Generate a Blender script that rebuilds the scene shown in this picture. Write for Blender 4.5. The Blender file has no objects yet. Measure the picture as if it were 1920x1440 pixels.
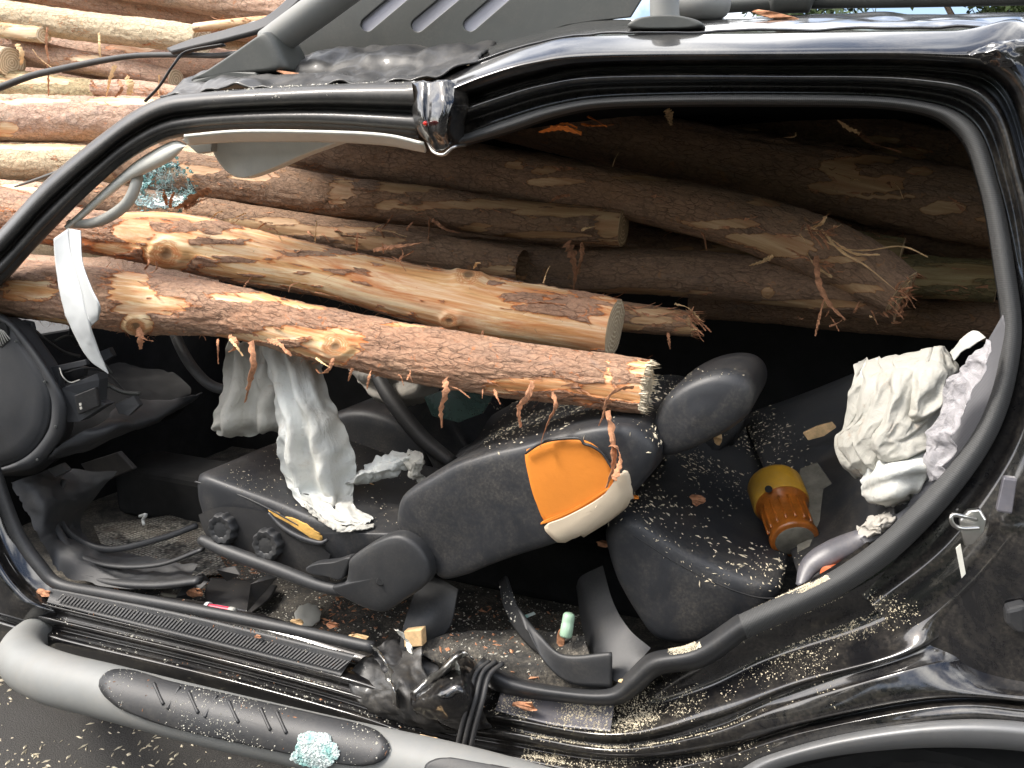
import bpy, bmesh, math, random
import numpy as np
from mathutils import Vector, Matrix, noise as mnoise
from mathutils.geometry import tessellate_polygon
random.seed(7); rng = np.random.default_rng(11)
scn = bpy.context.scene
COL = scn.collection
R = math.radians
# ------------------------------------------------------------------ camera, sky, sun, exposure
FPX = 1500.0
YAW, PITCH = R(23.4), R(12.8)
CAM = Vector((0, -1.35, 1.45))
cd = bpy.data.cameras.new('camera'); cam = bpy.data.objects.new('camera', cd); COL.objects.link(cam)
cam.location = CAM; cam.rotation_euler = (R(90) - PITCH, 0, YAW)
cd.sensor_width = 36; cd.lens = 36 * FPX / 1920; cd.clip_start = .02; cd.clip_end = 500
scn.camera = cam
w = bpy.data.worlds.new('World'); scn.world = w; w.use_nodes = True
nt = w.node_tree; nt.nodes.clear()
SUN_EL, SUN_AZ = R(50), R(-62)      # azimuth measured from -Y towards -X
sdir = Vector((math.sin(SUN_AZ) * math.cos(SUN_EL), -math.cos(SUN_AZ) * math.cos(SUN_EL), math.sin(SUN_EL)))
sky = nt.nodes.new('ShaderNodeTexSky'); sky.sky_type = 'NISHITA'; sky.sun_disc = False
sky.sun_elevation = SUN_EL; sky.sun_rotation = math.atan2(sdir.x, sdir.y); sky.dust_density = 3.0; sky.air_density = 1.0
# clouds: bright white broken cover over the blue
tc = nt.nodes.new('ShaderNodeTexCoord'); ns = nt.nodes.new('ShaderNodeTexNoise'); ns.inputs['Scale'].default_value = 2.2
ns.inputs['Detail'].default_value = 8; ns.inputs['Roughness'].default_value = .55
rp = nt.nodes.new('ShaderNodeValToRGB'); rp.color_ramp.elements[0].position = .46; rp.color_ramp.elements[1].position = .64
mx = nt.nodes.new('ShaderNodeMix'); mx.data_type = 'RGBA'; mx.inputs[7].default_value = (17, 16.6, 16, 1)
bg = nt.nodes.new('ShaderNodeBackground'); bg.inputs[1].default_value = .125
out = nt.nodes.new('ShaderNodeOutputWorld')
L = nt.links.new
L(tc.outputs['Generated'], ns.inputs['Vector']); L(ns.outputs['Fac'], rp.inputs['Fac']); L(rp.outputs['Color'], mx.inputs[0])
L(sky.outputs[0], mx.inputs[6]); L(mx.outputs[2], bg.inputs[0]); L(bg.outputs[0], out.inputs[0])
sl = bpy.data.lights.new('sun', 'SUN'); sl.energy = 1.8; sl.angle = R(14); sl.color = (1, .95, .88)
so = bpy.data.objects.new('sun', sl); COL.objects.link(so); so.rotation_euler = sdir.to_track_quat('Z', 'Y').to_euler()
scn.view_settings.view_transform = 'Standard'; scn.view_settings.look = 'None'
scn.view_settings.gamma = 1; scn.view_settings.use_curve_mapping = False
scn.view_settings.exposure = 1.3

# ------------------------------------------------------------------ measuring helpers (photo pixel + real distance -> place)
FW = Vector((-math.sin(YAW) * math.cos(PITCH), math.cos(YAW) * math.cos(PITCH), -math.sin(PITCH)))
RT = Vector((math.cos(YAW), math.sin(YAW), 0)); UP = RT.cross(FW)
def ray(u, v): return FW + RT * ((u - 960) / FPX) + UP * (-(v - 720) / FPX)
def P(u, v, y):
    d = ray(u, v); return CAM + d * ((y - CAM.y) / d.y)
def G(u, v, z):
    d = ray(u, v); return CAM + d * ((z - CAM.z) / d.z)
def X_(u, v, x):
    d = ray(u, v); return CAM + d * ((x - CAM.x) / d.x)
def tumble(z): return .20 * max(0, z - .95)
def S(u, v, dy=0):
    y = 0
    for _ in range(5): y = tumble(P(u, v, y + dy).z)
    return P(u, v, y + dy)
def pxm(p): return (Vector(p) - CAM).dot(FW) / FPX        # metres per photo pixel at p
def proj(V):
    V = np.asarray(V, float) - np.array(CAM)
    d = V @ np.array(FW); return 960 + FPX * (V @ np.array(RT)) / d, 720 - FPX * (V @ np.array(UP)) / d
def cat(pts, n, closed=False, arc=True):
    p = np.array([tuple(q) for q in pts], float)
    if closed: p = np.vstack([p[-1], p, p[0], p[1]])
    else: p = np.vstack([2 * p[0] - p[1], p, 2 * p[-1] - p[-2]])
    m = len(p) - 3; sub = 14
    t = np.linspace(0, 1, sub, endpoint=False)[:, None]; o = []
    for i in range(m):
        a, b, c, d = p[i], p[i + 1], p[i + 2], p[i + 3]
        o.append(.5 * ((2 * b) + (c - a) * t + (2 * a - 5 * b + 4 * c - d) * t ** 2 + (3 * b - a - 3 * c + d) * t ** 3))
    o.append(p[-2][None]); o = np.vstack(o)
    if arc:
        s = np.concatenate([[0], np.cumsum(np.linalg.norm(np.diff(o, axis=0), axis=1))])
    else: s = np.arange(len(o)).astype(float)
    q = np.linspace(0, s[-1], n, endpoint=not closed)
    return np.stack([np.interp(q, s, o[:, k]) for k in range(o.shape[1])], 1)
# vectorised value noise
def _h(a, b, c, s):
    a = a.astype(np.int64); b = b.astype(np.int64); c = c.astype(np.int64)
    h = (a * 374761393 + b * 668265263 + c * 1274126177 + s * 974634777) & 0xffffffff
    h = ((h ^ (h >> 13)) * 1274126177) & 0xffffffff
    return ((h ^ (h >> 16)) & 0xffff) / 65535.
def vn(x, y, z, s=0):
    x0, y0, z0 = np.floor(x), np.floor(y), np.floor(z)
    f = lambda t: t * t * (3 - 2 * t)
    fx, fy, fz = f(x - x0), f(y - y0), f(z - z0); r = 0
    for i in (0, 1):
        for j in (0, 1):
            for k in (0, 1):
                r = r + _h(x0 + i, y0 + j, z0 + k, s) * (fx if i else 1 - fx) * (fy if j else 1 - fy) * (fz if k else 1 - fz)
    return r
def fbm(x, y, z, s=0, o=4):
    x, y, z = np.broadcast_arrays(*[np.asarray(q, float) for q in (x, y, z)])
    r = 0; a = 1; t = 0
    for i in range(o):
        r = r + a * (vn(x * 2 ** i, y * 2 ** i, z * 2 ** i, s + i) - .5); t += a; a *= .5
    return r / t * 2      # about -1..1

# ------------------------------------------------------------------ materials
class MT:
    def __init__(s, name):
        s.m = bpy.data.materials.new(name); s.m.use_nodes = True; s.t = s.m.node_tree; s.t.nodes.clear()
        s.o = s.t.nodes.new('ShaderNodeOutputMaterial'); s.b = s.n('ShaderNodeBsdfPrincipled')
        s.l(s.b.outputs[0], s.o.inputs[0])
    def n(s, ty, **k):
        n = s.t.nodes.new(ty)
        for a, v in k.items():
            if a in n.inputs.keys(): n.inputs[a].default_value = v
            else: setattr(n, a, v)
        return n
    def l(s, a, b): s.t.links.new(a, b)
    def coord(s, attr=None):
        if attr: return s.n('ShaderNodeAttribute', attribute_name=attr).outputs['Vector']
        return s.n('ShaderNodeTexCoord').outputs['Object']
    def scale(s, v, sc):
        m = s.n('ShaderNodeMapping'); m.inputs['Scale'].default_value = sc; s.l(v, m.inputs[0]); return m.outputs[0]
    def noise(s, v, scale, detail=6, rough=.6, dist=0):
        n = s.n('ShaderNodeTexNoise', Scale=scale, Detail=detail, Roughness=rough, Distortion=dist); s.l(v, n.inputs['Vector']); return n.outputs['Fac']
    def ramp(s, f, els):
        r = s.n('ShaderNodeValToRGB'); cr = r.color_ramp
        while len(cr.elements) < len(els): cr.elements.new(.5)
        for e, (p, c) in zip(cr.elements, els):
            e.position = p; e.color = (c, c, c, 1) if isinstance(c, (int, float)) else (*c, 1)
        s.l(f, r.inputs[0]); return r.outputs[0]
    def mix(s, f, a, b, mode='MIX'):
        m = s.n('ShaderNodeMix', data_type='RGBA', blend_type=mode)
        for i, x in ((0, f), (6, a), (7, b)):
            if isinstance(x, (int, float)): m.inputs[i].default_value = x if i == 0 else (x, x, x, 1)
            elif isinstance(x, tuple): m.inputs[i].default_value = (*x, 1)
            else: s.l(x, m.inputs[i])
        return m.outputs[2]
    def math(s, op, a, b=0):
        m = s.n('ShaderNodeMath', operation=op)
        for i, x in ((0, a), (1, b)):
            if isinstance(x, (int, float)): m.inputs[i].default_value = x
            else: s.l(x, m.inputs[i])
        return m.outputs[0]
    def bump(s, h, strength=.5, dist=.002, prev=None):
        b = s.n('ShaderNodeBump', Strength=strength, Distance=dist); s.l(h, b.inputs['Height'])
        if prev: s.l(prev, b.inputs['Normal'])
        s.l(b.outputs[0], s.b.inputs['Normal']); return b.outputs[0]
    def set(s, k, v):
        if isinstance(v, tuple): s.b.inputs[k].default_value = (*v, 1)
        elif isinstance(v, (int, float)): s.b.inputs[k].default_value = v
        else: s.l(v, s.b.inputs[k])
        return s
def simple(name, c, rough=.5, metal=0, coat=0, bump=None, var=.25, vscale=12, dust=0, dustc=(.32, .28, .22), spec=.5):
    k = MT(name); v = k.coord()
    n1 = k.noise(v, vscale, 8, .65)
    c2 = tuple(x * (1 - var) for x in c); c3 = tuple(min(1, x * (1 + var)) for x in c)
    col = k.ramp(n1, [(.3, c2), (.7, c3)])
    if dust:
        n2 = k.noise(v, 9, 10, .75, .6); n3 = k.noise(v, 160, 3, .6)
        d = k.math('MULTIPLY', k.ramp(n2, [(.42, 0), (.72, 1)]), k.ramp(n3, [(.4, .25), (.65, 1)]))
        d = k.math('MULTIPLY', d, dust)
        col = k.mix(d, col, dustc)
        k.set('Roughness', k.math('ADD', k.math('MULTIPLY', d, .5), rough))
    else:
        k.set('Roughness', k.math('ADD', k.math('MULTIPLY', n1, .16), rough - .08))
    k.set('Base Color', col).set('Metallic', metal).set('Coat Weight', coat).set('Coat Roughness', .08); k.b.inputs['Coat IOR'].default_value = 1.7 if 'paint' in name else 1.5
    k.b.inputs['Specular IOR Level'].default_value = spec
    if bump: k.bump(k.noise(v, bump[0], 5, .6), bump[1], bump[2])
    return k.m
M = {}
M['paint'] = simple('black_paint', (.005, .005, .006), .3, spec=.2, coat=1.0, dust=.2, bump=(5, .12, .004))
M['paint_satin'] = simple('black_frame_paint', (.024, .024, .024), .50, coat=.15, dust=.22, bump=(30, .1, .001))
M['plastic'] = simple('charcoal_plastic', (.024, .025, .027), .5, dust=.10, bump=(700, .35, .0006), vscale=5)
M['plastic_dark'] = simple('black_plastic', (.014, .014, .015), .55, dust=.12, bump=(500, .3, .0006))
M['dash'] = simple('dash_plastic', (.028, .030, .034), .55, dust=.06, bump=(900, .3, .0005), vscale=4)
M['leather'] = simple('charcoal_leather', (.021, .0225, .026), .46, dust=.22, bump=(420, .4, .0006), vscale=6)
M['carpet'] = simple('carpet', (.03, .029, .027), .95, dust=.8, bump=(260, .8, .003), vscale=40)
M['void'] = simple('interior_lining', (.026, .026, .026), .95, spec=.1)
M['orange'] = simple('orange_foam', (.62, .20, .018), .75, bump=(60, .25, .003), var=.10, vscale=5)
M['yellowfoam'] = simple('yellow_foam', (.62, .36, .09), .85, bump=(140, .6, .003), var=.3)
M['cream'] = simple('cream_backing', (.55, .46, .34), .7, bump=(80, .3, .001), var=.08, vscale=8)
M['silver'] = simple('silver_paint', (.21, .215, .208), .6, metal=.1, dust=.35, var=.06, bump=(40, .1, .001))
M['archgrey'] = simple('arch_trim_grey', (.16, .164, .168), .42, metal=.3, dust=.2, var=.1, bump=(60, .15, .001))
M['rackgrey'] = simple('rack_grey', (.062, .066, .062), .5, metal=.2, dust=.1, var=.08, bump=(120, .2, .0006))
M['chrome'] = simple('bare_metal', (.62, .61, .58), .28, metal=1, dust=.2, var=.2, bump=(90, .3, .001))
M['offwhite'] = simple('offwhite_trim', (.68, .67, .60), .55, var=.08, dust=.12, bump=(300, .2, .0005))
M['white'] = simple('white_plastic', (.56, .58, .58), .35, var=.04, dust=.08, vscale=6)
M['greytrim'] = simple('pale_grey_trim', (.36, .355, .32), .55, var=.1, dust=.1, bump=(300, .2, .0005))
M['violet'] = simple('scuffed_grey_plastic', (.085, .083, .095), .35, var=.35, dust=.25, bump=(30, .3, .002))
M['amber'] = simple('amber_plastic', (.58, .17, .02), .3, var=.45, vscale=30, coat=.4, bump=(20, .3, .003), dust=.3, dustc=(.3, .16, .05))
M['amberlid'] = simple('yellow_lid', (.62, .33, .03), .35, var=.2, coat=.3, dust=.35)
M['redplastic'] = simple('red_plastic', (.75, .05, .09), .35, var=.1)
M['green'] = simple('pale_green_plastic', (.34, .50, .36), .3, var=.08, coat=.3)
M['brownlid'] = simple('orange_cap', (.50, .11, .03), .4, var=.2)
M['card'] = simple('grey_board', (.16, .15, .12), .8, var=.4, vscale=25, dust=.5, bump=(60, .4, .002))
M['chip'] = simple('sawdust', (.60, .53, .39), .9, var=.3, vscale=60)
M['barkchip'] = simple('bark_chip', (.44, .21, .11), .85, var=.6, vscale=60, bump=(120, .6, .002))
M['woodchip'] = simple('wood_chip', (.74, .50, .26), .8, var=.3, vscale=50, bump=(150, .5, .001))
M['rubber'] = simple('rubber', (.028, .028, .029), .6, var=.3, dust=.2, bump=(400, .2, .0005))
M['glowchip'] = simple('sun_glow_chip', (.80, .24, .04), .7, var=.3, vscale=40, bump=(120, .6, .002))  # orange glow of sun on splinters put into their colour
M['lilac'] = simple('pale_lilac_panel', (.42, .42, .47), .5, var=.05)
M['led'] = simple('red_lens', (.8, .02, .01), .15, coat=1)
def cloth_mat(name, c1, c2, stain=.3, rough=.85):
    k = MT(name); v = k.coord(); n = k.noise(v, 6, 6, .6)
    col = k.mix(k.ramp(n, [(.35, 0), (.7, 1)]), c1, c2)
    st = k.ramp(k.noise(v, 17, 8, .7, .4), [(.58, 0), (.72, 1)])
    col = k.mix(k.math('MULTIPLY', st, stain * 1.5), col, (.30, .20, .13))
    col = k.mix(k.math('MULTIPLY', k.ramp(k.noise(v, 90, 5, .8), [(.60, 0), (.68, 1)]), .35), col, (.25, .17, .11))
    k.set('Base Color', col).set('Roughness', rough)
    k.b.inputs['Subsurface Weight'].default_value = .08; k.b.inputs['Subsurface Radius'].default_value = (.01, .01, .01)
    r1 = k.math('ABSOLUTE', k.math('SUBTRACT', k.noise(k.scale(v, (1, 1, .55)), 11, 3, .55, .8), .5)); r2 = k.math('ABSOLUTE', k.math('SUBTRACT', k.noise(v, 27, 4, .6, .5), .5))
    hh_ = k.math('ADD', k.math('MULTIPLY', r1, -2.2), k.math('MULTIPLY', r2, -.9))
    b = k.bump(hh_, .5, .010)
    k.bump(k.noise(v, 1200, 2, .5), .2, .0004, b)
    return k.m
M['cloth'] = cloth_mat('white_airbag_cloth', (.52, .545, .535), (.53, .51, .45))
M['cloth_warm'] = cloth_mat('offwhite_airbag_cloth', (.38, .37, .33), (.44, .43, .39), .4)
M['cloth_grey'] = cloth_mat('grey_airbag_cloth', (.40, .37, .32), (.30, .29, .27), .2)
# belt / ribbed seal
def ribbed(name, c, freq, rough=.6, ax='Object'):
    k = MT(name); v = k.coord('su')
    wv = k.n('ShaderNodeTexWave', Scale=freq, Distortion=0, bands_direction='X'); k.l(v, wv.inputs['Vector'])
    n = k.noise(k.coord(), 60, 5)
    k.set('Base Color', k.mix(wv.outputs['Fac'], tuple(x * .8 for x in c), tuple(x * 1.15 for x in c))).set('Roughness', rough)
    b = k.bump(wv.outputs['Fac'], .35, .0008); k.bump(n, .25, .002, b)
    return k.m
M['seal'] = ribbed('ribbed_seal', (.062, .063, .063), 95, .75)
M['belt'] = ribbed('belt_webbing', (.13, .13, .14), 110)
def glassmat():
    k = MT('broken_glass'); k.set('Base Color', (.36, .66, .66)).set('Roughness', .08)
    k.b.inputs['Transmission Weight'].default_value = .55; k.b.inputs['IOR'].default_value = 1.45
    return k.m
M['glass'] = glassmat()
def crackmat():
    k = MT('cracked_glass'); v = k.coord(); vo = k.n('ShaderNodeTexVoronoi', feature='DISTANCE_TO_EDGE', Scale=75.0)
    w_ = k.n('ShaderNodeMix', data_type='VECTOR'); nz_ = k.n('ShaderNodeTexNoise', Scale=14.0, Detail=3.0); k.l(v, nz_.inputs['Vector'])
    w_.inputs[0].default_value = .06; k.l(v, w_.inputs[4]); k.l(nz_.outputs['Color'], w_.inputs[5]); k.l(w_.outputs[1], vo.inputs['Vector'])
    ln = k.ramp(vo.outputs['Distance'], [(.03, 1), (.10, 0)]); cl = k.ramp(k.noise(v, 16, 4, .6), [(.40, .15), (.60, 1)])
    f = k.math('MULTIPLY', ln, cl); k.set('Base Color', k.mix(f, (.03, .07, .07), (.50, .74, .74))).set('Roughness', .2)
    k.set('Alpha', k.math('ADD', k.math('MULTIPLY', f, .75), k.math('MULTIPLY', cl, .62))); k.bump(ln, 1, .004); return k.m  # near opaque dark body puts the shade between logs into the glass
M['crackglass'] = crackmat()
def plasticfilm():
    k = MT('clear_film'); k.set('Base Color', (.62, .60, .62)).set('Roughness', .22)
    k.b.inputs['Transmission Weight'].default_value = .35; k.b.inputs['Alpha'].default_value = .75
    k.bump(k.noise(k.coord(), 40, 5, .7, 1), .8, .01); return k.m
M['film'] = plasticfilm()
M['tint'] = simple('dark_green_glass', (.02, .035, .032), .12, coat=1, bump=(60, .4, .004))
def matmesh():
    k = MT('woven_mat'); v = k.coord()
    br = k.n('ShaderNodeTexVoronoi', Scale=85.0); br.distance = 'CHEBYCHEV'; br.inputs['Randomness'].default_value = .25
    k.l(v, br.inputs['Vector'])
    f = k.ramp(br.outputs['Distance'], [(.25, 1), (.5, 0)])
    c = k.mix(f, (.02, .02, .018), (.34, .32, .27)); n = k.noise(v, 12, 6)
    c = k.mix(k.ramp(n, [(.45, 0), (.65, .7)]), c, (.05, .035, .025))
    k.set('Base Color', c).set('Roughness', .9); k.bump(f, .8, .003); return k.m
M['mat'] = matmesh()
def logmat(name, b1, b2, b3, w1, w2, inner):
    k = MT(name); v = k.coord('lc')
    pe = k.n('ShaderNodeAttribute', attribute_name='peel').outputs['Fac']
    kn = k.n('ShaderNodeAttribute', attribute_name='knot').outputs['Fac']
    vs = k.scale(v, (.35, 1, 1))
    big = k.noise(vs, 14, 6, .65, .4)
    fine = k.noise(k.scale(v, (.6, 1, 1)), 90, 8, .75, .8)
    vo = k.n('ShaderNodeTexVoronoi', feature='DISTANCE_TO_EDGE', Scale=85.0)
    wp = k.n('ShaderNodeVectorMath', operation='ADD')
    nn = k.n('ShaderNodeTexNoise', Scale=40.0, Detail=5.0); k.l(vs, nn.inputs['Vector'])
    sc = k.n('ShaderNodeVectorMath', operation='SCALE'); sc.inputs['Scale'].default_value = .03; k.l(nn.outputs['Color'], sc.inputs[0])
    k.l(vs, wp.inputs[0]); k.l(sc.outputs[0], wp.inputs[1]); k.l(wp.outputs[0], vo.inputs['Vector'])
    crack = k.ramp(vo.outputs['Distance'], [(.0, 0), (.10, 1)])
    crackm = k.math('MAXIMUM', crack, k.ramp(k.noise(v, 24, 6, .7), [(.36, 1), (.60, .15)]))
    bark = k.ramp(big, [(.28, b1), (.48, b2), (.66, b3)])
    bark = k.mix(k.ramp(k.noise(vs, 5.5, 7, .7, .8), [(.44, 0), (.64, .75)]), bark, k.mix(.45, b3, inner))
    bark = k.mix(k.ramp(k.noise(vs, 8, 6, .7, 2), [(.55, 0), (.72, .6)]), bark, tuple(sum(b2) / 3 * x for x in (1.15, 1.05, 1.0)))
    bark = k.mix(k.ramp(fine, [(.35, 0), (.65, 1)]), k.mix(.45, bark, tuple(x * .3 for x in b1)), bark)
    bark = k.mix(k.ramp(k.noise(k.scale(v, (.5, 1, 1)), 230, 5, .8), [(.35, .75), (.68, 0)]), bark, k.mix(.5, bark, tuple(min(1, x * 1.7) for x in b3)))
    bark = k.mix(crackm, k.mix(.5, bark, tuple(x * .25 for x in b1)), bark)
    fl = k.ramp(k.noise(v, 38, 7, .7, .6), [(.60, 0), (.66, 1)])
    bark = k.mix(k.math('MULTIPLY', fl, .75), bark, inner)
    gr = k.noise(k.scale(v, (.06, 1, 1)), 55, 8, .7, .5)
    st = k.noise(k.scale(v, (.12, 1, 1)), 16, 6, .7, .8)
    wood = k.ramp(gr, [(.28, tuple(x * .55 for x in w1)), (.43, w1), (.58, w2)])
    wood = k.mix(k.ramp(st, [(.42, 0), (.64, .95)]), wood, inner)
    wood = k.mix(k.ramp(k.noise(v, 30, 7, .8, 1), [(.62, 0), (.70, .7)]), wood, tuple(x * .6 for x in b2))
    ef = k.noise(k.scale(v, (.22, 1, 1)), 60, 8, .8, 1.2)
    e = k.math('ADD', k.math('ADD', pe, k.math('MULTIPLY', k.math('SUBTRACT', fine, .5), .45)), k.math('MULTIPLY', k.math('SUBTRACT', ef, .5), .9))
    f1 = k.ramp(e, [(.40, 0), (.45, 1)]); f2 = k.ramp(e, [(.47, 0), (.72, 1)])
    col = k.mix(f1, bark, inner); col = k.mix(f2, col, wood)
    # knots: rings
    kr = k.n('ShaderNodeMath', operation='SINE'); k.l(k.math('MULTIPLY', k.math('ADD', kn, k.math('MULTIPLY', ef, .30)), 44), kr.inputs[0])
    kc = k.mix(k.ramp(kr.outputs[0], [(.1, 0), (.9, 1)]), tuple(x * .85 for x in w1), w2)
    kc = k.mix(k.ramp(ef, [(.40, 0), (.55, .85)]), kc, inner)
    knj = k.math('ADD', kn, k.math('MULTIPLY', k.math('SUBTRACT', ef, .5), .9))
    col = k.mix(k.ramp(knj, [(.30, 0), (.50, .85)]), col, k.mix(k.ramp(kn, [(.75, 0), (.95, 1)]), kc, (.16, .08, .035)))
    k.set('Base Color', col).set('Roughness', k.math('SUBTRACT', .85, k.math('MULTIPLY', f2, .2)))
    h = k.math('MULTIPLY', k.math('SUBTRACT', 1, f1), k.math('ADD', k.math('MULTIPLY', crackm, .7), k.math('MULTIPLY', fine, 1.0)))
    h2 = k.math('ADD', k.math('MULTIPLY', gr, .25), k.math('MULTIPLY', fine, .12))
    b = k.bump(k.math('ADD', h, h2), .9, .004)
    return k.m
ML = {
 'hero': logmat('pine_log_fresh', (.21, .115, .078), (.35, .195, .125), (.47, .305, .20), (.80, .47, .20), (.95, .77, .50), (.60, .19, .055)),
 'in':   logmat('pine_log_shaded', (.15, .09, .055), (.25, .155, .10), (.33, .21, .13), (.50, .32, .16), (.64, .45, .26), (.40, .20, .09)),  # darker copy of the log colours, cabin shade put into bark and wood
 'pile': logmat('pine_log_pile_hazed', (.38, .21, .155), (.54, .33, .25), (.64, .45, .33), (.82, .58, .34), (.94, .77, .54), (.66, .30, .15)),  # pile and tan colours lightened to stand for haze over the pile
 'tan':  logmat('pine_log_tan', (.50, .36, .24), (.62, .47, .32), (.70, .56, .38), (.84, .66, .42), (.94, .80, .56), (.66, .38, .18)),
 'olive': logmat('pine_log_olive', (.12, .10, .045), (.19, .16, .07), (.26, .21, .10), (.35, .27, .12), (.45, .36, .18), (.24, .15, .06)),
}
def cutmat(name, c1, c2):
    k = MT(name); v = k.coord('lc')
    sp = k.n('ShaderNodeSeparateXYZ'); k.l(v, sp.inputs[0])
    cb = k.n('ShaderNodeCombineXYZ'); k.l(sp.outputs[1], cb.inputs[1]); k.l(sp.outputs[2], cb.inputs[2])
    n = k.noise(v, 30, 5)
    ln = k.n('ShaderNodeVectorMath', operation='LENGTH'); k.l(cb.outputs[0], ln.inputs[0])
    r = k.math('SINE', k.math('ADD', k.math('MULTIPLY', ln.outputs['Value'], 620), k.math('MULTIPLY', n, 5)))
    col = k.mix(k.ramp(r, [(.0, 0), (.7, 1)]), tuple(x * .78 for x in c1), c2)
    col = k.mix(k.ramp(k.noise(v, 140, 6, .8), [(.45, 0), (.75, .5)]), col, tuple(x * .6 for x in c1))
    k.set('Base Color', col).set('Roughness', .85); k.bump(k.noise(v, 300, 5, .8), .7, .002); return k.m
M['cut'] = cutmat('sawn_end', (.82, .64, .42), (.95, .84, .64))
M['cut_dark'] = cutmat('dark_sawn_end', (.46, .31, .17), (.62, .45, .27))  # darker copy of the sawn end, used on the cabin logs

# ------------------------------------------------------------------ object helpers
def mesh(name, V, Fc, mat, parent=None, smooth=True, solid=0, bevel=0, sub=0, attrs=None, off=-1):
    me = bpy.data.meshes.new(name)
    V = np.asarray(V, float); me.from_pydata([tuple(map(float, p)) for p in V], [], [tuple(map(int, f)) for f in Fc]); me.validate()
    if smooth: me.shade_smooth()
    for a, val in (attrs or {}).items():
        val = np.asarray(val, np.float32)
        if val.ndim == 1: at = me.attributes.new(a, 'FLOAT', 'POINT'); at.data.foreach_set('value', val)
        else: at = me.attributes.new(a, 'FLOAT_VECTOR', 'POINT'); at.data.foreach_set('vector', val.ravel())
    o = bpy.data.objects.new(name, me); COL.objects.link(o)
    if mat: me.materials.append(M[mat] if isinstance(mat, str) else mat)
    if parent: o.parent = parent; o.matrix_parent_inverse = Matrix.Identity(4); o.location = -PB(parent)
    if solid: m = o.modifiers.new('t', 'SOLIDIFY'); m.thickness = solid; m.offset = off
    if bevel: m = o.modifiers.new('b', 'BEVEL'); m.width = bevel; m.segments = 3; m.limit_method = 'ANGLE'; m.angle_limit = R(35)
    if sub: m = o.modifiers.new('s', 'SUBSURF'); m.levels = sub; m.render_levels = sub
    return o
def PB(o):           # world base of a parent chain (no rotations used)
    v = Vector((0, 0, 0))
    while o: v = v + o.location; o = o.parent
    return v
def empty(name, loc, label, cat, group=None):
    o = bpy.data.objects.new(name, None); COL.objects.link(o); o.location = loc; o.empty_display_size = .05
    tag(o, label, cat, group); return o
def tag(o, label=None, cat=None, group=None, kind=None):
    if label: o['label'] = label
    if cat: o['category'] = cat
    if group: o['group'] = group
    if kind: o['kind'] = kind
    return o
def gridfaces(r, c, closed=False):
    F = []
    for i in range(r - 1):
        for j in range(c if closed else c - 1):
            k = (j + 1) % c; F.append((i * c + j, i * c + k, (i + 1) * c + k, (i + 1) * c + j))
    return F
def surf(name, rows, n, m, mat, parent=None, disp=None, fn=S, arc=True, **k):
    """smooth sheet through rows of (u,v,dy) control points"""
    rr = np.array([cat([(a[0], a[1], (a[2] if len(a) > 2 else 0) * 3000) for a in r], n, arc=arc) for r in rows])
    T = np.stack([cat(rr[:, j], m, arc=False) for j in range(n)], 1) if len(rows) > 1 else rr
    V = np.array([[tuple(fn(q[0], q[1], q[2] / 3000)) for q in row] for row in T])
    if disp is not None: V = disp(V)
    su = np.zeros((m, n, 3)); su[1:, :, 1] = np.cumsum(np.linalg.norm(np.diff(V, axis=0), axis=2), 0)
    su[:, 1:, 0] = np.cumsum(np.linalg.norm(np.diff(V, axis=1), axis=2).mean(0))
    return mesh(name, V.reshape(-1, 3), gridfaces(m, n), mat, parent, attrs={'su': su.reshape(-1, 3)}, **k)
def band(name, A, B, prof, n, mat, parent, fn=S, arc=False, **k):
    """moulding between two pixel lines; prof = [(w, depth)]"""
    a = cat([p[:2] for p in A], n, arc=arc); b = cat([p[:2] for p in B], n, arc=arc)
    V = [[tuple(fn(*(a[j] * (1 - w_) + b[j] * w_), d)) for j in range(n)] for w_, d in prof]
    V = np.array(V); su = np.zeros(V.shape); su[:, 1:, 0] = np.cumsum(np.linalg.norm(np.diff(V[0], axis=0), axis=1))
    return mesh(name, V.reshape(-1, 3), gridfaces(len(prof), n), mat, parent, attrs={'su': su.reshape(-1, 3)}, **k)
def tube(name, pts, rad, mat, parent=None, n=40, seg=14, flat=1.0, caps=True, bulge=None, **k):
    """pts in world space; rad number or list"""
    rad = [rad] * len(pts) if isinstance(rad, (int, float)) else rad
    q = cat([(*p, r_) for p, r_ in zip(pts, rad)], n); c = q[:, :3]; r_ = q[:, 3]
    T = np.gradient(c, axis=0); T /= np.linalg.norm(T, axis=1)[:, None]
    up = np.array((0, 0, 1.)) if abs(T[0][2]) < .9 else np.array((0, 1., 0)); nrm = np.cross(T[0], up); nrm /= np.linalg.norm(nrm)
    V = []; su = []; s = 0
    for i in range(n):
        nrm = nrm - T[i] * nrm.dot(T[i]); nrm /= np.linalg.norm(nrm); b = np.cross(T[i], nrm)
        if i: s += np.linalg.norm(c[i] - c[i - 1])
        for j in range(seg):
            a = 2 * math.pi * j / seg
            V.append(c[i] + r_[i] * (math.cos(a) * nrm + flat * math.sin(a) * b)); su.append((s, a, 0))
    F = gridfaces(n, seg, True)
    if caps:
        V += [c[0] - T[0] * r_[0] * .35, c[-1] + T[-1] * r_[-1] * .35]; su += [(0, 0, 0), (s, 0, 0)]
        F += [(n * seg, (j + 1) % seg, j) for j in range(seg)]
        F += [(n * seg + 1, (n - 1) * seg + j, (n - 1) * seg + (j + 1) % seg) for j in range(seg)]
    return mesh(name, V, F, mat, parent, attrs={'su': su}, **k)
def ptube(name, px, rpx, mat, parent=None, fn=P, **k):
    pts = [fn(*p) for p in px]; rp_ = [rpx] * len(px) if isinstance(rpx, (int, float)) else rpx
    return tube(name, pts, [a * pxm(p) for a, p in zip(rp_, pts)], mat, parent, **k)
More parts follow.
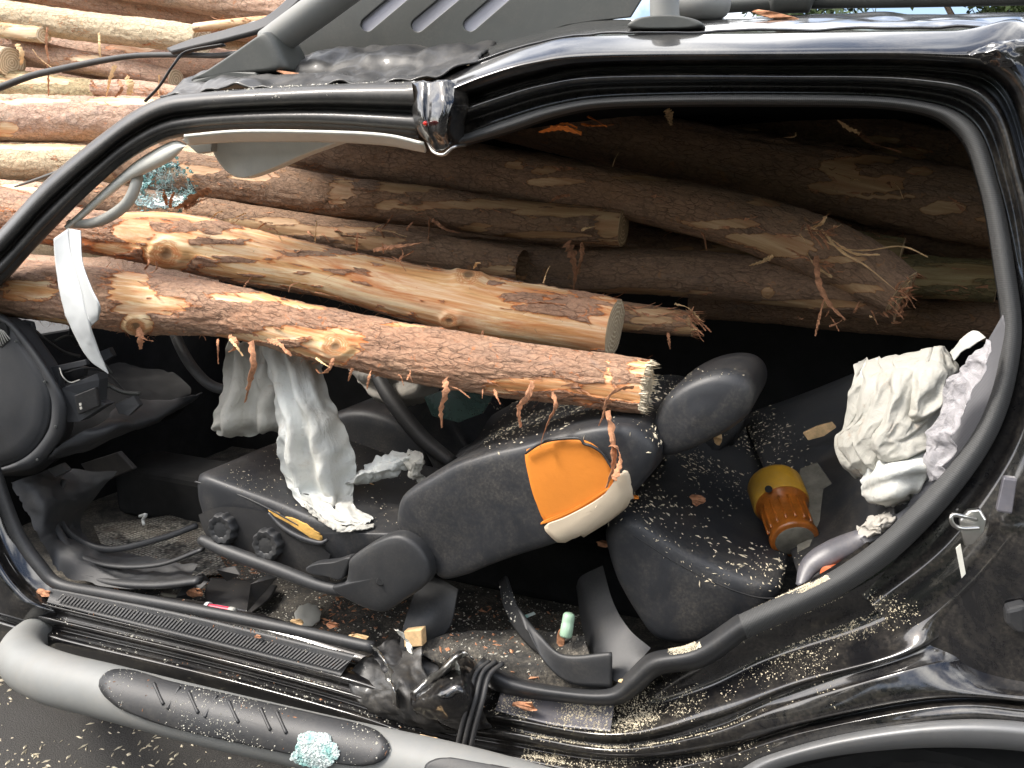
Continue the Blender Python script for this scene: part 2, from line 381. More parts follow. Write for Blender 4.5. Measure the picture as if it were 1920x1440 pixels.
def pillow(name, outl, y0, y1, mat, parent=None, rnd=.03, n=90, bow=.0, noise_=.0, smooth_outline=True, fn=P, back=True):
    """upholstered / moulded body: outline on plane y0 swept back to y1 with rounded edges"""
    o = cat([p[:2] for p in outl], n, closed=True) if smooth_outline else np.array(outl, float)[:, :2]
    n = len(o)
    W = np.array([tuple(fn(a, b, y0)) for a, b in o]); ctr = W.mean(0)
    rel = W - ctr; size = np.abs(rel).max(); k_ = min(rnd / size, .28)
    rings = [(1 - k_ * 2.6, -bow * .5), (1 - k_ * 1.9, -bow * .2), (1 - k_, .07 * rnd), (1 - .55 * k_, .22 * rnd), (1 - .22 * k_, .5 * rnd), (1 - .05 * k_, .8 * rnd), (1, 1.2 * rnd)]
    inner = [(s_, -bow * (1 - s_ ** 2)) for s_ in (.0, .15, .35, .55, .75) if s_ < rings[0][0] - .05]
    rings = inner[1:] + rings
    D = y1 - y0
    mid = [(1, D * t) for t in (.15, .3, .5, .7, .85) if D * t > 1.3 * rnd and D * (1 - t) > 1.3 * rnd]
    bk = [(1, D - 1.2 * rnd), (1 - .22 * k_, D - .5 * rnd), (1 - k_, D - .07 * rnd), (.5, D)] if back else [(1, D)]
    rings = rings + mid + bk
    V = []
    for s_, dy in rings:
        q = ctr + rel * s_; q[:, 1] += dy; V.append(q)
    V = np.array(V)
    if noise_: V = V + noise_ * np.stack([fbm(V[..., 0] * 7 + i * 9, V[..., 1] * 7, V[..., 2] * 7, 3 + i, 3) for i in range(3)], -1)
    m = len(rings); V = V.reshape(-1, 3)
    c0 = V[:n].mean(0); V = np.vstack([V, c0, ctr + np.array((0, D, 0))])
    F = gridfaces(m, n, True) + [(m * n, (j + 1) % n, j) for j in range(n)] + [(m * n + 1, (m - 1) * n + j, (m - 1) * n + (j + 1) % n) for j in range(n)]
    return mesh(name, V, [f[::-1] for f in F], mat, parent)
def slab(name, outl, mat, parent=None, thick=.01, bevel=.002, fn=P, holes=(), dirv=(0, 1, 0), smooth=False):
    """flat plate from a pixel outline (u,v,y) with real thickness; holes allowed"""
    loops = [[fn(*p) for p in outl]] + [[fn(*p) for p in h] for h in holes]
    tri = tessellate_polygon(loops); V = [p for l_ in loops for p in l_]; N = len(V); d = Vector(dirv) * thick
    F = [tuple(t) for t in tri] + [tuple(N + i for i in t[::-1]) for t in tri]
    k_ = 0
    for l_ in loops:
        n = len(l_)
        for j in range(n): F.append((k_ + j, k_ + (j + 1) % n, N + k_ + (j + 1) % n, N + k_ + j))
        k_ += n
    o = mesh(name, V + [p + d for p in V], F, mat, parent, smooth=smooth)
    bm = bmesh.new(); bm.from_mesh(o.data); bmesh.ops.recalc_face_normals(bm, faces=bm.faces[:]); bm.to_mesh(o.data); bm.free()
    if bevel: m = o.modifiers.new('b', 'BEVEL'); m.width = bevel; m.segments = 2; m.limit_method = 'ANGLE'; m.angle_limit = R(40)
    return o
def box(name, lo, hi, mat, parent=None, bevel=0):
    V = [(x, y, z) for x in (lo[0], hi[0]) for y in (lo[1], hi[1]) for z in (lo[2], hi[2])]
    return mesh(name, V, [(0, 1, 3, 2), (4, 6, 7, 5), (0, 4, 5, 1), (2, 3, 7, 6), (0, 2, 6, 4), (1, 5, 7, 3)], mat, parent, smooth=False, bevel=bevel)
def lathe(name, a, b, prof, mat, parent=None, seg=40, lobes=0, lob=0, wob=0):
    """a,b axis points; prof [(t along 0..1, radius m)]"""
    a, b = Vector(a), Vector(b); ax = (b - a); L_ = ax.length; ax.normalize(); u = ax.orthogonal().normalized(); w_ = ax.cross(u)
    V = []
    for t, r_ in prof:
        for j in range(seg):
            an = 2 * math.pi * j / seg; rr = r_ * (1 + (lob * math.cos(lobes * an) if r_ > 0 else 0)) * (1 + wob * math.sin(3 * an + t * 7))
            V.append(a + ax * (t * L_) + (u * math.cos(an) + w_ * math.sin(an)) * rr)
    F = gridfaces(len(prof), seg, True)
    F += [tuple(range(seg))[::-1], tuple((len(prof) - 1) * seg + j for j in range(seg))]
    o = mesh(name, V, F, mat, parent)
    m = o.modifiers.new('b', 'EDGE_SPLIT'); m.split_angle = R(50)
    return o

# ------------------------------------------------------------------ ground and far surroundings
k = MT('asphalt'); v = k.coord(); n1 = k.noise(v, 3, 8, .7); n2 = k.noise(v, 260, 4, .7)
c = k.mix(k.ramp(n2, [(.4, 0), (.62, 1)]), (.022, .021, .02), (.075, .07, .064)); c = k.mix(k.ramp(n1, [(.4, 0), (.7, .5)]), c, (.03, .027, .022))
k.set('Base Color', c).set('Roughness', .85); k.bump(n2, .8, .006); M['asphalt'] = k.m
g = mesh('ground', [(-90, -90, 0), (90, -90, 0), (90, 90, 0), (-90, 90, 0)], [(0, 1, 2, 3)], 'asphalt', smooth=False); tag(g, kind='structure')
k = MT('leaf'); n1 = k.noise(k.coord(), 1.3, 6); k.set('Base Color', k.ramp(n1, [(.3, (.025, .05, .014)), (.7, (.08, .12, .03))])).set('Roughness', .7); M['leaf'] = k.m
M['trunk'] = simple('tree_bark', (.10, .075, .055), .9, bump=(20, .8, .02))
def leafcloud(ctrs, rads, n, size, seed):
    r = np.random.default_rng(seed); ctrs = np.array(ctrs); i = r.integers(0, len(ctrs), n)
    d = r.normal(size=(n, 3)); d /= np.linalg.norm(d, axis=1)[:, None]
    p = ctrs[i] + d * (np.array(rads)[i] * r.uniform(.55, 1.05, n) ** .6)[:, None]
    a = r.normal(size=(n, 3)); a /= np.linalg.norm(a, axis=1)[:, None]; b = np.cross(a, d); b /= np.linalg.norm(b, axis=1)[:, None] + 1e-6
    s = size * r.uniform(.6, 1.4, n)[:, None]
    V = np.stack([p - a * s, p + b * s * .5, p + a * s, p - b * s * .5], 1).reshape(-1, 3)
    return V, np.arange(4 * n).reshape(-1, 4)
def tree(x, y, h, seed, label):
    r = random.Random(seed); e = empty('tree', (x, y, 0), label, 'tree', 'trees beyond the wreck')
    top = Vector((x + r.uniform(-.5, .5), y, h * .7))
    tube('trunk', [(x, y, -.1), (x + r.uniform(-.2, .2), y, h * .35), top], [h * .03, h * .022, h * .01], 'trunk', e, n=14, seg=9)
    cs, rs = [], []
    for i in range(15):
        a = r.uniform(0, 6.28); q = r.uniform(.1, 1) * h * .28; z = h * r.uniform(.38, .93)
        cs.append((x + q * math.cos(a), y + q * math.sin(a), z)); rs.append(h * r.uniform(.09, .16))
        if i < 6: tube('limb', [(x, y, h * r.uniform(.3, .5)), tuple(.5 * (np.array((x, y, z * .75)) + cs[-1])), cs[-1]], [h * .012, h * .008, h * .003], 'trunk', e, n=8, seg=6)
    V, F = leafcloud(cs, rs, 9000, .12, seed); mesh('crown', V, F, 'leaf', e, smooth=False)
for i, (x, y, h, lab) in enumerate([(2.5, 24, 8.5, 'leafy green tree past the roof, left end of the top right strip'), (7, 26, 9.5, 'broad green tree past the roof beside the right edge'), (-3, 27, 9, 'green tree far behind the log pile and the raised roof plate')]):
    tree(x, y, h, 40 + i, lab)
cs = [(x + random.uniform(-1, 1), -13 + random.uniform(-1.5, 1.5), random.uniform(.5, 7.5 + 2.5 * math.sin(x * .35))) for x in np.linspace(-26, 26, 110)]
V, F = leafcloud(cs, [random.uniform(1.1, 2.0) for _ in cs], 26000, .32, 5)
tag(mesh('unseen_woodland', V, F, 'leaf', smooth=False), 'unseen wood edge behind the camera, added to be mirrored in the black paint', 'unseen_woodland', kind='stuff')  # out of view, added to darken what the black paint reflects

# ------------------------------------------------------------------ THE CAR
car = empty('wrecked_car', (-.8, .7, 0), 'black off-road car crushed by logs, its side doors gone and interior open', 'car')
# --- side panel, rear part (rows from seal outwards)
K5 = [(845,262,.085),(940,228,.085),(1040,198,.085),(1160,182,.085),(1450,177,.085),(1700,186,.085),(1822,230,.085),(1872,350,.085),(1902,500,.085),(1914,650,.085),(1866,820,.085),(1742,985,.085),(1600,1100,.085)]
J4 = [(830,222),(920,190),(1020,161),(1140,146),(1450,145),(1720,152),(1852,192),(1905,330),(1935,480),(1950,650),(1910,830),(1795,1010),(1640,1140)]
J3 = [(824,207),(915,174),(1010,147),(1130,129),(1450,126),(1750,130),(1872,164),(1925,300),(1960,470),(1985,650),(1950,850),(1840,1050),(1690,1190)]
J2 = [(815,188),(905,150),(1000,124),(1120,111),(1450,108),(1760,110),(1890,140),(1945,290),(1990,470),(2020,660),(1990,880),(1900,1110),(1780,1250)]
J1 = [(806,152),(900,116),(1000,84),(1110,67),(1450,62),(1780,57),(1940,54),(2060,280),(2080,470),(2090,660),(2080,900),(2040,1240),(1900,1330)]
def lerp(A, B, t, d, plain=None):
    o = []
    for i, (a, b) in enumerate(zip(A, B)):
        f = 0 if plain is None else min(1, max(0, (i - 7.2) / 1.8)); e = 0 if i < 9.5 or plain is None else .014
        o.append((a[0] * (1 - t) + b[0] * t, a[1] * (1 - t) + b[1] * t, d * (1 - f) + (plain or 0) * f + e))
    return o
rows = [lerp(K5, J4, -.45, .13, .13), lerp(K5, J4, 0, .085, .085), lerp(K5, J4, .55, .085, .07), lerp(K5, J4, .8, .045, .06), lerp(K5, J4, 1, .035, .054), lerp(J4, J3, .35, .04, .048), lerp(J4, J3, .65, .07, .042), lerp(J4, J3, 1, .075, .036), lerp(J3, J2, .45, .03, .028), lerp(J3, J2, 1, .008, .02), lerp(J2, J1, .2, .0, .015), lerp(J2, J1, .55, .02, .01), lerp(J2, J1, .92, .055, .0), lerp(J2, J1, 1, .075, .0), lerp(J2, J1, 1.04, .14, .0)]
surf('rear_door_frame', rows, 200, 80, 'paint', car, arc=False)
# --- sill and quarter panel flow lines
Q0 = [(-60,1060,.13),(100,1105,.12),(400,1150,.12),(670,1222,.12),(800,1262,.12),(950,1300,.12),(1150,1318,.12),(1300,1250,.10),(1400,1190,.095),(1600,1095,.09),(1740,985,.11),(1830,880,.17)]
Q1 = [(-60,1092,.03),(95,1137,.03),(400,1212,.03),(650,1276,.03),(800,1325,.03),(945,1348,.03),(1150,1380,.03),(1330,1345,.03),(1494,1281,.02),(1710,1218,.02),(1840,1130,.10),(1960,1000,.16)]
Q1b = [(u + 2, v + 7, max(.045, d) if u < 1400 else d + .01) for u, v, d in Q1]
Q2 = [(-60,1107,.05),(90,1152,.05),(400,1226,.05),(650,1292,.05),(800,1342,.05),(945,1365,.05),(1150,1398,.05),(1330,1370,.04),(1476,1317,.02),(1729,1248,.01),(1900,1215,.09),(2050,1150,.14)]
Q2b = [(u, v + 6, .022 if u < 1300 else .004 if u < 1800 else d) for u, v, d in Q2]
Q3 = [(-60,1122,.022),(90,1166,.022),(400,1240,.022),(650,1308,.022),(800,1358,.022),(945,1386,.022),(1150,1418,.02),(1340,1402,.01),(1519,1350,-.012),(1747,1306,-.015),(1920,1308,-.015),(2080,1330,-.015)]
Q3b = [(u, v + 7, d + .022) for u, v, d in Q3]
Q4 = [(-60,1138,.03),(90,1182,.03),(400,1256,.03),(650,1324,.03),(800,1374,.03),(945,1404,.03),(1150,1440,.02),(1330,1424,.0),(1512,1369,-.018),(1765,1322,-.02),(1920,1328,-.02),(2080,1350,-.02)]
Q4b = [(u, v + 8, -.0 if u < 1200 else d - .006) for u, v, d in Q4]
Q5 = [(-60,1158,-.005),(90,1204,-.005),(400,1276,-.005),(650,1344,-.005),(800,1394,-.005),(945,1426,-.005),(1150,1468,-.01),(1330,1462,-.01),(1440,1418,-.02),(1765,1350,-.03),(1920,1355,-.03),(2080,1378,-.03)]
Q6 = [(-60,1185,.03),(90,1230,.03),(400,1304,.03),(650,1374,.03),(800,1428,.03),(945,1465,.03),(1150,1520,.0),(1330,1520,.0),(1445,1436,.01),(1765,1368,.01),(1920,1372,.01),(2080,1395,.01)]
Q7 = [(u, v + 50, .14) for u, v, d in Q6]
Qm = lerp(Q0, Q1, .45, .09); Qm2 = lerp(Q0, Q1, .8, .045)
body_rows = [lerp(Q0, Q1, -.3, .15), Q0, Qm, Qm2, Q1, Q1b, Q2, Q2b, Q3, Q3b, Q4, Q4b, Q5, Q6, Q7]
sill = surf('quarter_panel', body_rows, 220, 84, 'paint', car, arc=False)
# underside dark panel beneath sill
surf('underbody', [[(-80,1200,.1),(400,1320,.1),(900,1470,.1)],[(-80,1330,.3),(400,1450,.3),(900,1600,.3)]], 20, 6, 'plastic_dark', car, fn=P)
# wheel arch trim + liner + tyre
band('wheel_arch_trim', [(1380,1448),(1440,1416),(1585,1376),(1765,1350),(1920,1353),(2100,1385)], [(1420,1470),(1476,1438),(1585,1415),(1747,1402),(1920,1409),(2080,1440)],
     [(-.02,.02),(0,-.03),(.12,-.05),(.3,-.06),(.45,-.062),(.8,-.055),(.96,-.05),(1,-.03),(1.0,.06)], 90, 'archgrey', car, fn=P)
ac = Vector((.24, 0, .12))
V = []; F = []
lathe('wheel_arch_liner', (ac.x, .06, ac.z), (ac.x, .34, ac.z), [(0, .40), (.2, .42), (1, .42)], 'void', car)
ty = lathe('tyre', (ac.x, -.01, .25), (ac.x, .2, .25), [(0, .15), (.02, .2), (.1, .235), (.25, .25), (.75, .25), (.9, .235), (1, .18)], 'rubber', car, seg=72, lobes=36, lob=.006)
# --- front frame: A pillar and front roof rail
A0 = [(-80,505),(0,432),(75,350),(125,305),(190,253),(250,210),(310,182),(380,173),(500,165),(625,158),(772,153)]
B0 = [(-60,590),(10,528),(70,462),(130,400),(168,362),(225,312),(290,272),(345,256),(460,248),(600,250),(786,268)]
band('front_door_frame', A0, B0, [(-.02,.08),(0,.02),(.04,.004),(.12,-.006),(.25,-.008),(.36,.0),(.42,.02),(.46,.045),(.52,.045),(.55,.02),(.6,.012),(.74,.012),(.80,.03),(.84,.05),(.9,.05),(.95,.06),(1,.12)], 120, 'paint_satin', car)
ptube('front_door_seal', [(a[0]*.22+b[0]*.78, a[1]*.22+b[1]*.78, .045) for a, b in zip(A0, B0)], [13,13,13,13,13,12,11,11,11,11,11], 'rubber', car, fn=S, n=90)
# front lower corner: seal and sill strip
sl_ = [(-40,800),(-15,870),(8,940),(35,1005),(75,1062),(112,1096),(200,1114),(350,1140),(500,1170),(700,1214)]
ptube('sill_seal', [(u, v, .075) for u, v in sl_], [12]*5 + [11]*5, 'plastic', car, n=100, flat=1)
surf('front_pillar_panel', [[(u, v, .09) for u, v in sl_[:7]], [(-60,800,.05),(-45,880,.05),(-20,960,.05),(10,1030,.05),(45,1085,.05),(90,1118,.06),(190,1134,.14)], [(-75,800,.0),(-65,890,.0),(-45,980,.0),(-20,1050,.0),(20,1105,.0),(75,1140,.02),(180,1165,.13)], [(-140,800,-.01),(-140,900,-.01),(-120,1000,-.01),(-100,1080,-.01),(-60,1130,-.01),(40,1160,.0),(170,1200,.12)]], 60, 24, 'paint', car, fn=P, arc=False)
# sill panel strip behind and scuff plates
def strip_px(T, B, t, n=50): return cat(T, n), cat(B, n)
sc_ = band('scuff_plate', [(98,1102),(350,1152),(665,1228)], [(88,1130),(330,1192),(638,1268)], [(-.02,.1),(0,.06),(.15,.055),(.5,.05),(.9,.035),(1,.03),(1,.06)], 60, 'plastic', car, fn=P)
rv, rf = [], []
aT, aB = cat([(118,1112),(350,1160),(655,1234)], 84), cat([(108,1127),(335,1184),(634,1258)], 84)
for i in range(84):
    u0, v0 = aT[i]; u1, v1 = aB[i]; h_ = 1.6 if i % 2 else 1.9
    t0, t1 = (.25, .95)
    b0 = len(rv)
    for uu, vv, dd in ((u0-h_, v0*(1-t0)+v1*t0, .046), (u0+h_, v0*(1-t0)+v1*t0, .046), (u1+h_, v0*(1-t1)+v1*t1, .031), (u1-h_, v0*(1-t1)+v1*t1, .031)): rv.append(P(uu, vv, dd + .0035))
    for q in list(rv[b0:b0+4]): rv.append((q[0], q[1] - .0025, q[2] + .002))
    rf += [tuple(b0 + x for x in f) for f in ((4,5,6,7),(0,1,5,4),(1,2,6,5),(2,3,7,6),(3,0,4,7))]
ribs = mesh('scuff_ribs', rv, rf, 'plastic', car, smooth=False); ribs['kind'] = 'stuff'
band('rear_scuff_plate', [(940,1296),(1050,1314),(1152,1322)], [(928,1332),(1040,1360),(1144,1372)], [(-.03,.12),(0,.085),(.1,.08),(.9,.045),(1,.035),(1,.07)], 30, 'violet', car, fn=P)
# --- rear seal (ribbed) all round the opening
K6 = [(865,272),(955,246),(1055,214),(1165,199),(1450,196),(1690,204),(1792,246),(1838,350),(1866,500),(1878,640),(1832,800),(1700,962),(1568,1068),(1385,1155),(1300,1210),(1220,1228),(1178,1262),(1140,1292),(1050,1288),(960,1268),(905,1232)]
K5f = [a[:2] for a in K5[:12]] + [(1600,1102),(1400,1197),(1322,1250),(1240,1264),(1200,1296),(1152,1322),(1045,1316),(945,1300),(880,1262)]
band('rear_door_seal', K5f[:14], K6[:14], [(-.05,.10),(0,.07),(.2,.055),(.5,.045),(.8,.055),(1,.08),(1.05,.13)], 220, 'seal', car)
band('sill_cover', K5f[13:], K6[13:], [(-.05,.12),(0,.08),(.2,.055),(.5,.045),(.8,.055),(1,.09),(1.1,.16)], 90, 'plastic', car, fn=P)
band('rear_inner_return', K6[:14], [(a[0] * .97 + 1400 * .03, a[1] * .97 + 680 * .03) for a in K6[:14]], [(0,.08),(.15,.16),(.3,.26)], 120, 'void', car)
# --- B pillar stubs
def crumple(amp, f, seed):
    def d(V):
        n = np.stack([np.abs(fbm(V[..., 0] * f + i * 7, V[..., 1] * f, V[..., 2] * f, seed + i, 4)) - .3 for i in range(3)], -1)
        return V + n * amp
    return d
surf('pillar_stub_upper', [[(768,152,.02),(772,200,.01),(778,240,.02),(800,268,.05)], [(790,150,.0),(790,200,-.02),(800,245,-.01),(815,282,.03)], [(806,152,.0),(804,190,-.01),(808,240,-.01),(828,286,.03)], [(835,150,-.01),(838,195,-.03),(836,240,-.02),(845,275,.02)], [(870,150,.03),(880,190,.03),(872,235,.05),(872,272,.08)]], 30, 30, 'paint', car, disp=crumple(.005, 30, 3), arc=False, solid=.003)
tube('torn_pillar_lip', [S(800,262,.05), S(812,284,.03), S(832,290,.02), S(850,276,.02), S(872,272,.05)], .0035, 'chrome', car, n=30, seg=6)
ld = lathe('courtesy_lamp', S(797, 232, -.035), S(798, 232, .0), [(0, .002), (.3, .005), (1, .006)], 'led', car, seg=12)
st = [
 ('pillar_stub_lower', [[(655,1262,.06),(690,1230,.1),(740,1220,.12),(790,1215,.12)], [(660,1300,.03),(720,1290,.03),(770,1300,.0),(810,1290,.04)], [(690,1325,.02),(745,1330,.01),(800,1345,-.01),(850,1330,.0)], [(700,1335,.03),(780,1360,.02),(850,1372,.02),(900,1365,.02)]], 'paint_satin', .018),
 ('pillar_skin_torn', [[(770,1300,.0),(815,1265,.05),(860,1225,.08),(900,1245,.09)], [(775,1325,-.02),(825,1300,-.05),(870,1280,-.03),(900,1290,.02)], [(790,1345,-.0),(840,1340,-.04),(880,1330,-.03),(905,1330,.01)], [(815,1360,.02),(850,1368,.0),(890,1368,.0),(925,1362,.03)]], 'paint', .010),
 ('pillar_inner_skin', [[(700,1215,.10),(745,1195,.15),(790,1222,.2)], [(715,1245,.06),(770,1240,.1),(820,1245,.12)], [(740,1275,.06),(790,1270,.08),(840,1270,.1)]], 'plastic_dark', .02)]
for nm, rws, mt, am in st: surf(nm, rws, 46, 46, mt, car, fn=P, disp=crumple(am, 16, 9), arc=False, solid=.002)
for pts in ([(692,1208),(702,1212),(716,1236),(728,1252),(722,1268),(735,1290),(738,1320)], [(770,1298),(800,1270),(830,1252),(850,1228),(866,1218),(880,1228)], [(848,1232),(858,1262),(845,1270)], [(742,1180),(760,1200),(765,1222)]):
    surf('torn_metal_edge', [[(u, v, .0 + .02 * math.sin(i * 2)) for i, (u, v) in enumerate(pts)], [(u + 7, v + 3, -.008 + .02 * math.sin(i * 2)) for i, (u, v) in enumerate(pts)], [(u + 11, v + 9, .012) for u, v in pts]], 40, 8, 'chrome' if len(pts) > 4 else 'offwhite', car, fn=P, disp=crumple(.008, 45, len(pts)), solid=.0015)
# --- interior shell
fx, fy = np.meshgrid(np.linspace(-2.75, 1.0, 150), np.linspace(.10, 1.52, 60)); fz_ = .30 + .018 * fbm(fx * 4, fy * 4, 0, 5, 4) + .004 * fbm(fx * 40, fy * 40, 0, 6, 3)
mesh('floor_pan', np.stack([fx, fy, fz_], -1).reshape(-1, 3), gridfaces(60, 150), 'carpet', car, solid=.03)
box('far_side_wall', (-2.7, 1.50, .30), (1.0, 1.54, 1.12), 'void', car)
box('far_window_blocker', (-1.35, 1.42, 1.123), (1.0, 1.46, 1.66), 'void', car)  # added panel closing the far window to keep light out
box('rear_bulkhead', (.96, .16, .30), (1.0, 1.50, 1.66), 'void', car)
box('firewall', (-2.74, .13, .30), (-2.70, 1.5, .98), 'void', car)
box('centre_tunnel', (-2.5, .66, .30), (-.35, .88, .50), 'void', car, bevel=.03)
surf('headliner', [[(-1.52,.16,1.625),(-.9,.16,1.64),(-.2,.16,1.665),(.9,.17,1.66)], [(-1.5,.8,1.70),(-.9,.8,1.72),(-.2,.8,1.73),(.9,.8,1.7)], [(-1.52,1.44,1.62),(-.9,1.44,1.64),(-.2,1.44,1.655),(.9,1.44,1.65)]], 30, 20, 'void', car, fn=lambda a, b, c: Vector((a, b, c)), arc=False, solid=.01) if False else None
hl = [[(-1.50,.34,1.62),(-.9,.34,1.64),(-.2,.32,1.70),(.95,.32,1.70)], [(-1.46,.8,1.68),(-.9,.8,1.70),(-.2,.8,1.74),(.95,.8,1.72)], [(-1.50,1.46,1.60),(-.9,1.46,1.62),(-.2,1.46,1.655),(.95,1.46,1.65)]]
Vh = np.array([[tuple(np.array(r_[j])) for j in range(4)] for r_ in hl]); hh = np.stack([cat(r_, 30) for r_ in hl]); hh = np.stack([cat(hh[:, j], 16) for j in range(30)], 1)
mesh('headliner', hh.reshape(-1, 3), gridfaces(16, 30), 'void', car, solid=.008)
# roof skin (crumpled up from the front rail)
def W3(name, rows3, n, m, mat, parent, disp=None, **k):
    h3 = np.stack([cat(r_, n) for r_ in rows3]); h3 = np.stack([cat(h3[:, j], m, arc=False) for j in range(n)], 1)
    if disp: h3 = disp(h3)
    return mesh(name, h3.reshape(-1, 3), gridfaces(m, n), mat, parent, **k)
def softdent(a_, f_, sd):
    return lambda V: V + a_ * np.stack([np.zeros(V.shape[:2]), np.zeros(V.shape[:2]), fbm(V[..., 0] * f_, V[..., 1] * f_, 0, sd, 3)], -1)
W3('roof_panel', [[S(300,183,.03),S(420,167,.03),S(560,158,.03),S(770,152,.03),S(900,116,.06)], [P(345,158,.32),P(430,150,.32),P(560,140,.32),P(780,134,.32),P(900,108,.32)],
                  [P(400,140,.47),P(480,118,.47),P(600,100,.47),P(780,92,.47),P(930,88,.5)], [P(450,150,1.2),P(520,130,1.2),P(620,112,1.2),P(800,110,1.2),P(960,110,1.2)]], 90, 60, 'paint_satin', car, disp=softdent(.022, 14, 3), solid=.004, off=0)
W3('roof_panel', [[S(880,122,.062),S(1000,84,.07),S(1110,66,.08),S(1500,60,.08),S(1925,52,.08)], [P(885,112,.32),P(1000,78,.32),P(1110,56,.32),P(1500,44,.32),P(1925,40,.32)],
                  [P(905,92,.6),P(1010,68,.6),P(1120,46,.6),P(1500,32,.6),P(1925,28,.6)], [P(940,120,1.2),P(1020,100,1.2),P(1130,80,1.2),P(1500,70,1.2),P(1925,66,1.2)]], 90, 40, 'paint', car, disp=softdent(.008, 9, 5), solid=.004, off=0)
# --- headliner edge, visor, pillar trims
surf('roof_lining_edge', [[(345,252,.13),(450,243,.13),(600,244,.13),(720,250,.13),(795,266,.13)], [(352,268,.17),(450,262,.17),(600,262,.17),(720,268,.17),(800,282,.17)]], 50, 6, 'offwhite', car, fn=P, solid=.006)
vis = [(384,256),(392,275),(403,298),(418,318),(436,331),(456,334),(480,328),(520,312),(570,290),(620,272),(662,256),(600,250),(480,248)]
pillow('sun_visor', vis, .30, .335, 'offwhite', car, rnd=.008)
slab('visor_mount', [(340,262,.28),(352,256,.28),(400,250,.28),(396,284,.28),(370,288,.28)], 'greytrim', car, .02)
band('pillar_trim', [(350,272),(322,268),(262,300),(215,338),(150,398),(120,425)], [(346,276),(318,300),(262,328),(232,345),(160,405),(126,432)], [(-.1,.2),(0,.17),(.2,.155),(.6,.15),(1,.16),(1.1,.22)], 60, 'offwhite', car, fn=P)
ptube('grab_handle', [(258,318,.20),(255,345,.17),(240,378,.155),(212,402,.15),(175,418,.155),(132,420,.18)], [10,10,10,10,9,8], 'greytrim', car, n=60)
# --- white broken trim piece (loose, hooked on pillar)
ft = empty('trim_piece', P(150,560,.1), 'long white plastic trim strip hanging bent across the two front logs', 'trim strip')
surf('trim_face', [[(100,448,.10),(104,500,.09),(114,560,.08),(135,620,.08),(165,672,.09),(203,700,.10)], [(128,428,.12),(134,480,.10),(152,545,.07),(166,600,.06),(182,650,.08),(203,698,.10)]], 60, 14, 'white', ft, fn=P, solid=.003, disp=lambda V: V + .002 * fbm(V[..., 0] * 30, V[..., 1] * 9, V[..., 2] * 30, 4)[..., None])
surf('trim_flange', [[(128,428,.118),(134,480,.098),(152,545,.068),(163,590,.058),(170,612,.07)], [(150,432,.10),(153,490,.06),(170,540,.03),(186,574,.02),(184,600,.05)]], 50, 8, 'white', ft, fn=P, solid=.003)
# --- dashboard end
disc = [(-60,640),(-20,600),(15,612),(45,650),(72,690),(88,730),(92,765),(84,808),(60,845),(25,868),(-30,880),(-90,870),(-110,760)]
pillow('dashboard_end_cap', disc, .135, .20, 'dash', car, rnd=.008, bow=.012)
ring_o = [(-20,578),(20,600),(58,642),(95,695),(122,745),(126,785),(112,830),(66,876),(0,888),(-60,885)]
ring_i = [(-25,598),(12,612),(42,652),(70,692),(88,732),(94,766),(86,808),(52,850),(0,876),(-60,880)]
band('dashboard_rim', ring_o, ring_i, [(-.4,.34),(0,.16),(.12,.135),(.5,.125),(.85,.13),(1,.16)], 80, 'dash', car, fn=P)
vn_ = tag(slab('side_vent', [(-10,604,.128),(10,606,.128),(18,640,.128),(2,652,.128),(-10,648,.128)], 'void', car, .006, 0), None)
for i in range(5): ptube('vent_slat', [(-8 + i * 3.5, 612 + i * 2, .122), (2 + i * 4.2, 648 - i * 3, .122)], 1.1, 'greytrim', vn_, n=4, seg=6)
sp_ = slab('switch_panel', [(116,728,.15),(182,700,.19),(186,712,.19),(184,752,.19),(200,758,.2),(150,790,.16),(126,792,.15)], 'dash', car, .03, .004)
sw = slab('switch_block', [(138,742,.148),(178,726,.175),(184,762,.175),(146,778,.148)], 'plastic_dark', sp_, .012, .003)
sw.location = (0, 0, 0); sw.matrix_parent_inverse = Matrix.Identity(4); sw.location = Vector((0,0,0))
for (u, v) in ((151,758),(152,765)):
    b_ = slab('switch_mark', [(u-3,v-2,.146),(u+1,v-3,.146),(u+2,v+2,.146),(u-2,v+3,.146)], 'greytrim', sp_, .001, 0); b_.location = (0, 0, 0)
for nm, ol, y_ in (('fuse_bracket', [(86,690),(160,674),(162,684),(110,696),(112,728),(100,726)], .17), ('bracket_plate', [(95,700),(140,686),(160,688),(158,706),(118,720)], .24), ('upper_bracket', [(40,600),(58,604),(62,618),(46,620)], .2)):
    slab(nm, [(a, b, y_) for a, b in ol], 'dash' if nm != 'bracket_plate' else 'plastic', car, .012, .002)
ptube('dash_wire', [(112,690,.16),(118,706,.15),(132,717,.16),(150,712,.17)], 1.2, 'greytrim', car, n=20, seg=6)
for px_, r_, mt in (([(60,615,.2),(90,640,.24),(120,660,.3),(150,668,.34)], 3, 'plastic'), ([(100,640,.3),(130,630,.34),(170,650,.36),(210,700,.36)], 2, 'rackgrey'), ([(120,700,.2),(160,690,.24),(200,700,.3),(240,740,.34)], 2, 'plastic'), ([(200,720,.3),(230,735,.3),(262,738,.32)], 4, 'rackgrey')):
    ptube('dash_wire', px_, r_, mt, car, n=24, seg=8)
for ol in ([(130,600,.36),(160,604,.36),(166,640,.36),(140,650,.36),(128,630,.36)], [(176,664,.32),(204,652,.34),(212,668,.34),(186,684,.32)], [(214,758,.26),(250,742,.3),(262,760,.3),(240,780,.27),(222,776,.26)]):
    slab('dash_bracket', ol, 'dash', car, .015, .002)
for u, v in ((30,640),(84,716),(104,800),(70,862)): lathe('dash_screw', P(u, v, .12), P(u, v, .128), [(0, .003), (.3, .004), (1, .004)], 'rackgrey', car, seg=12)
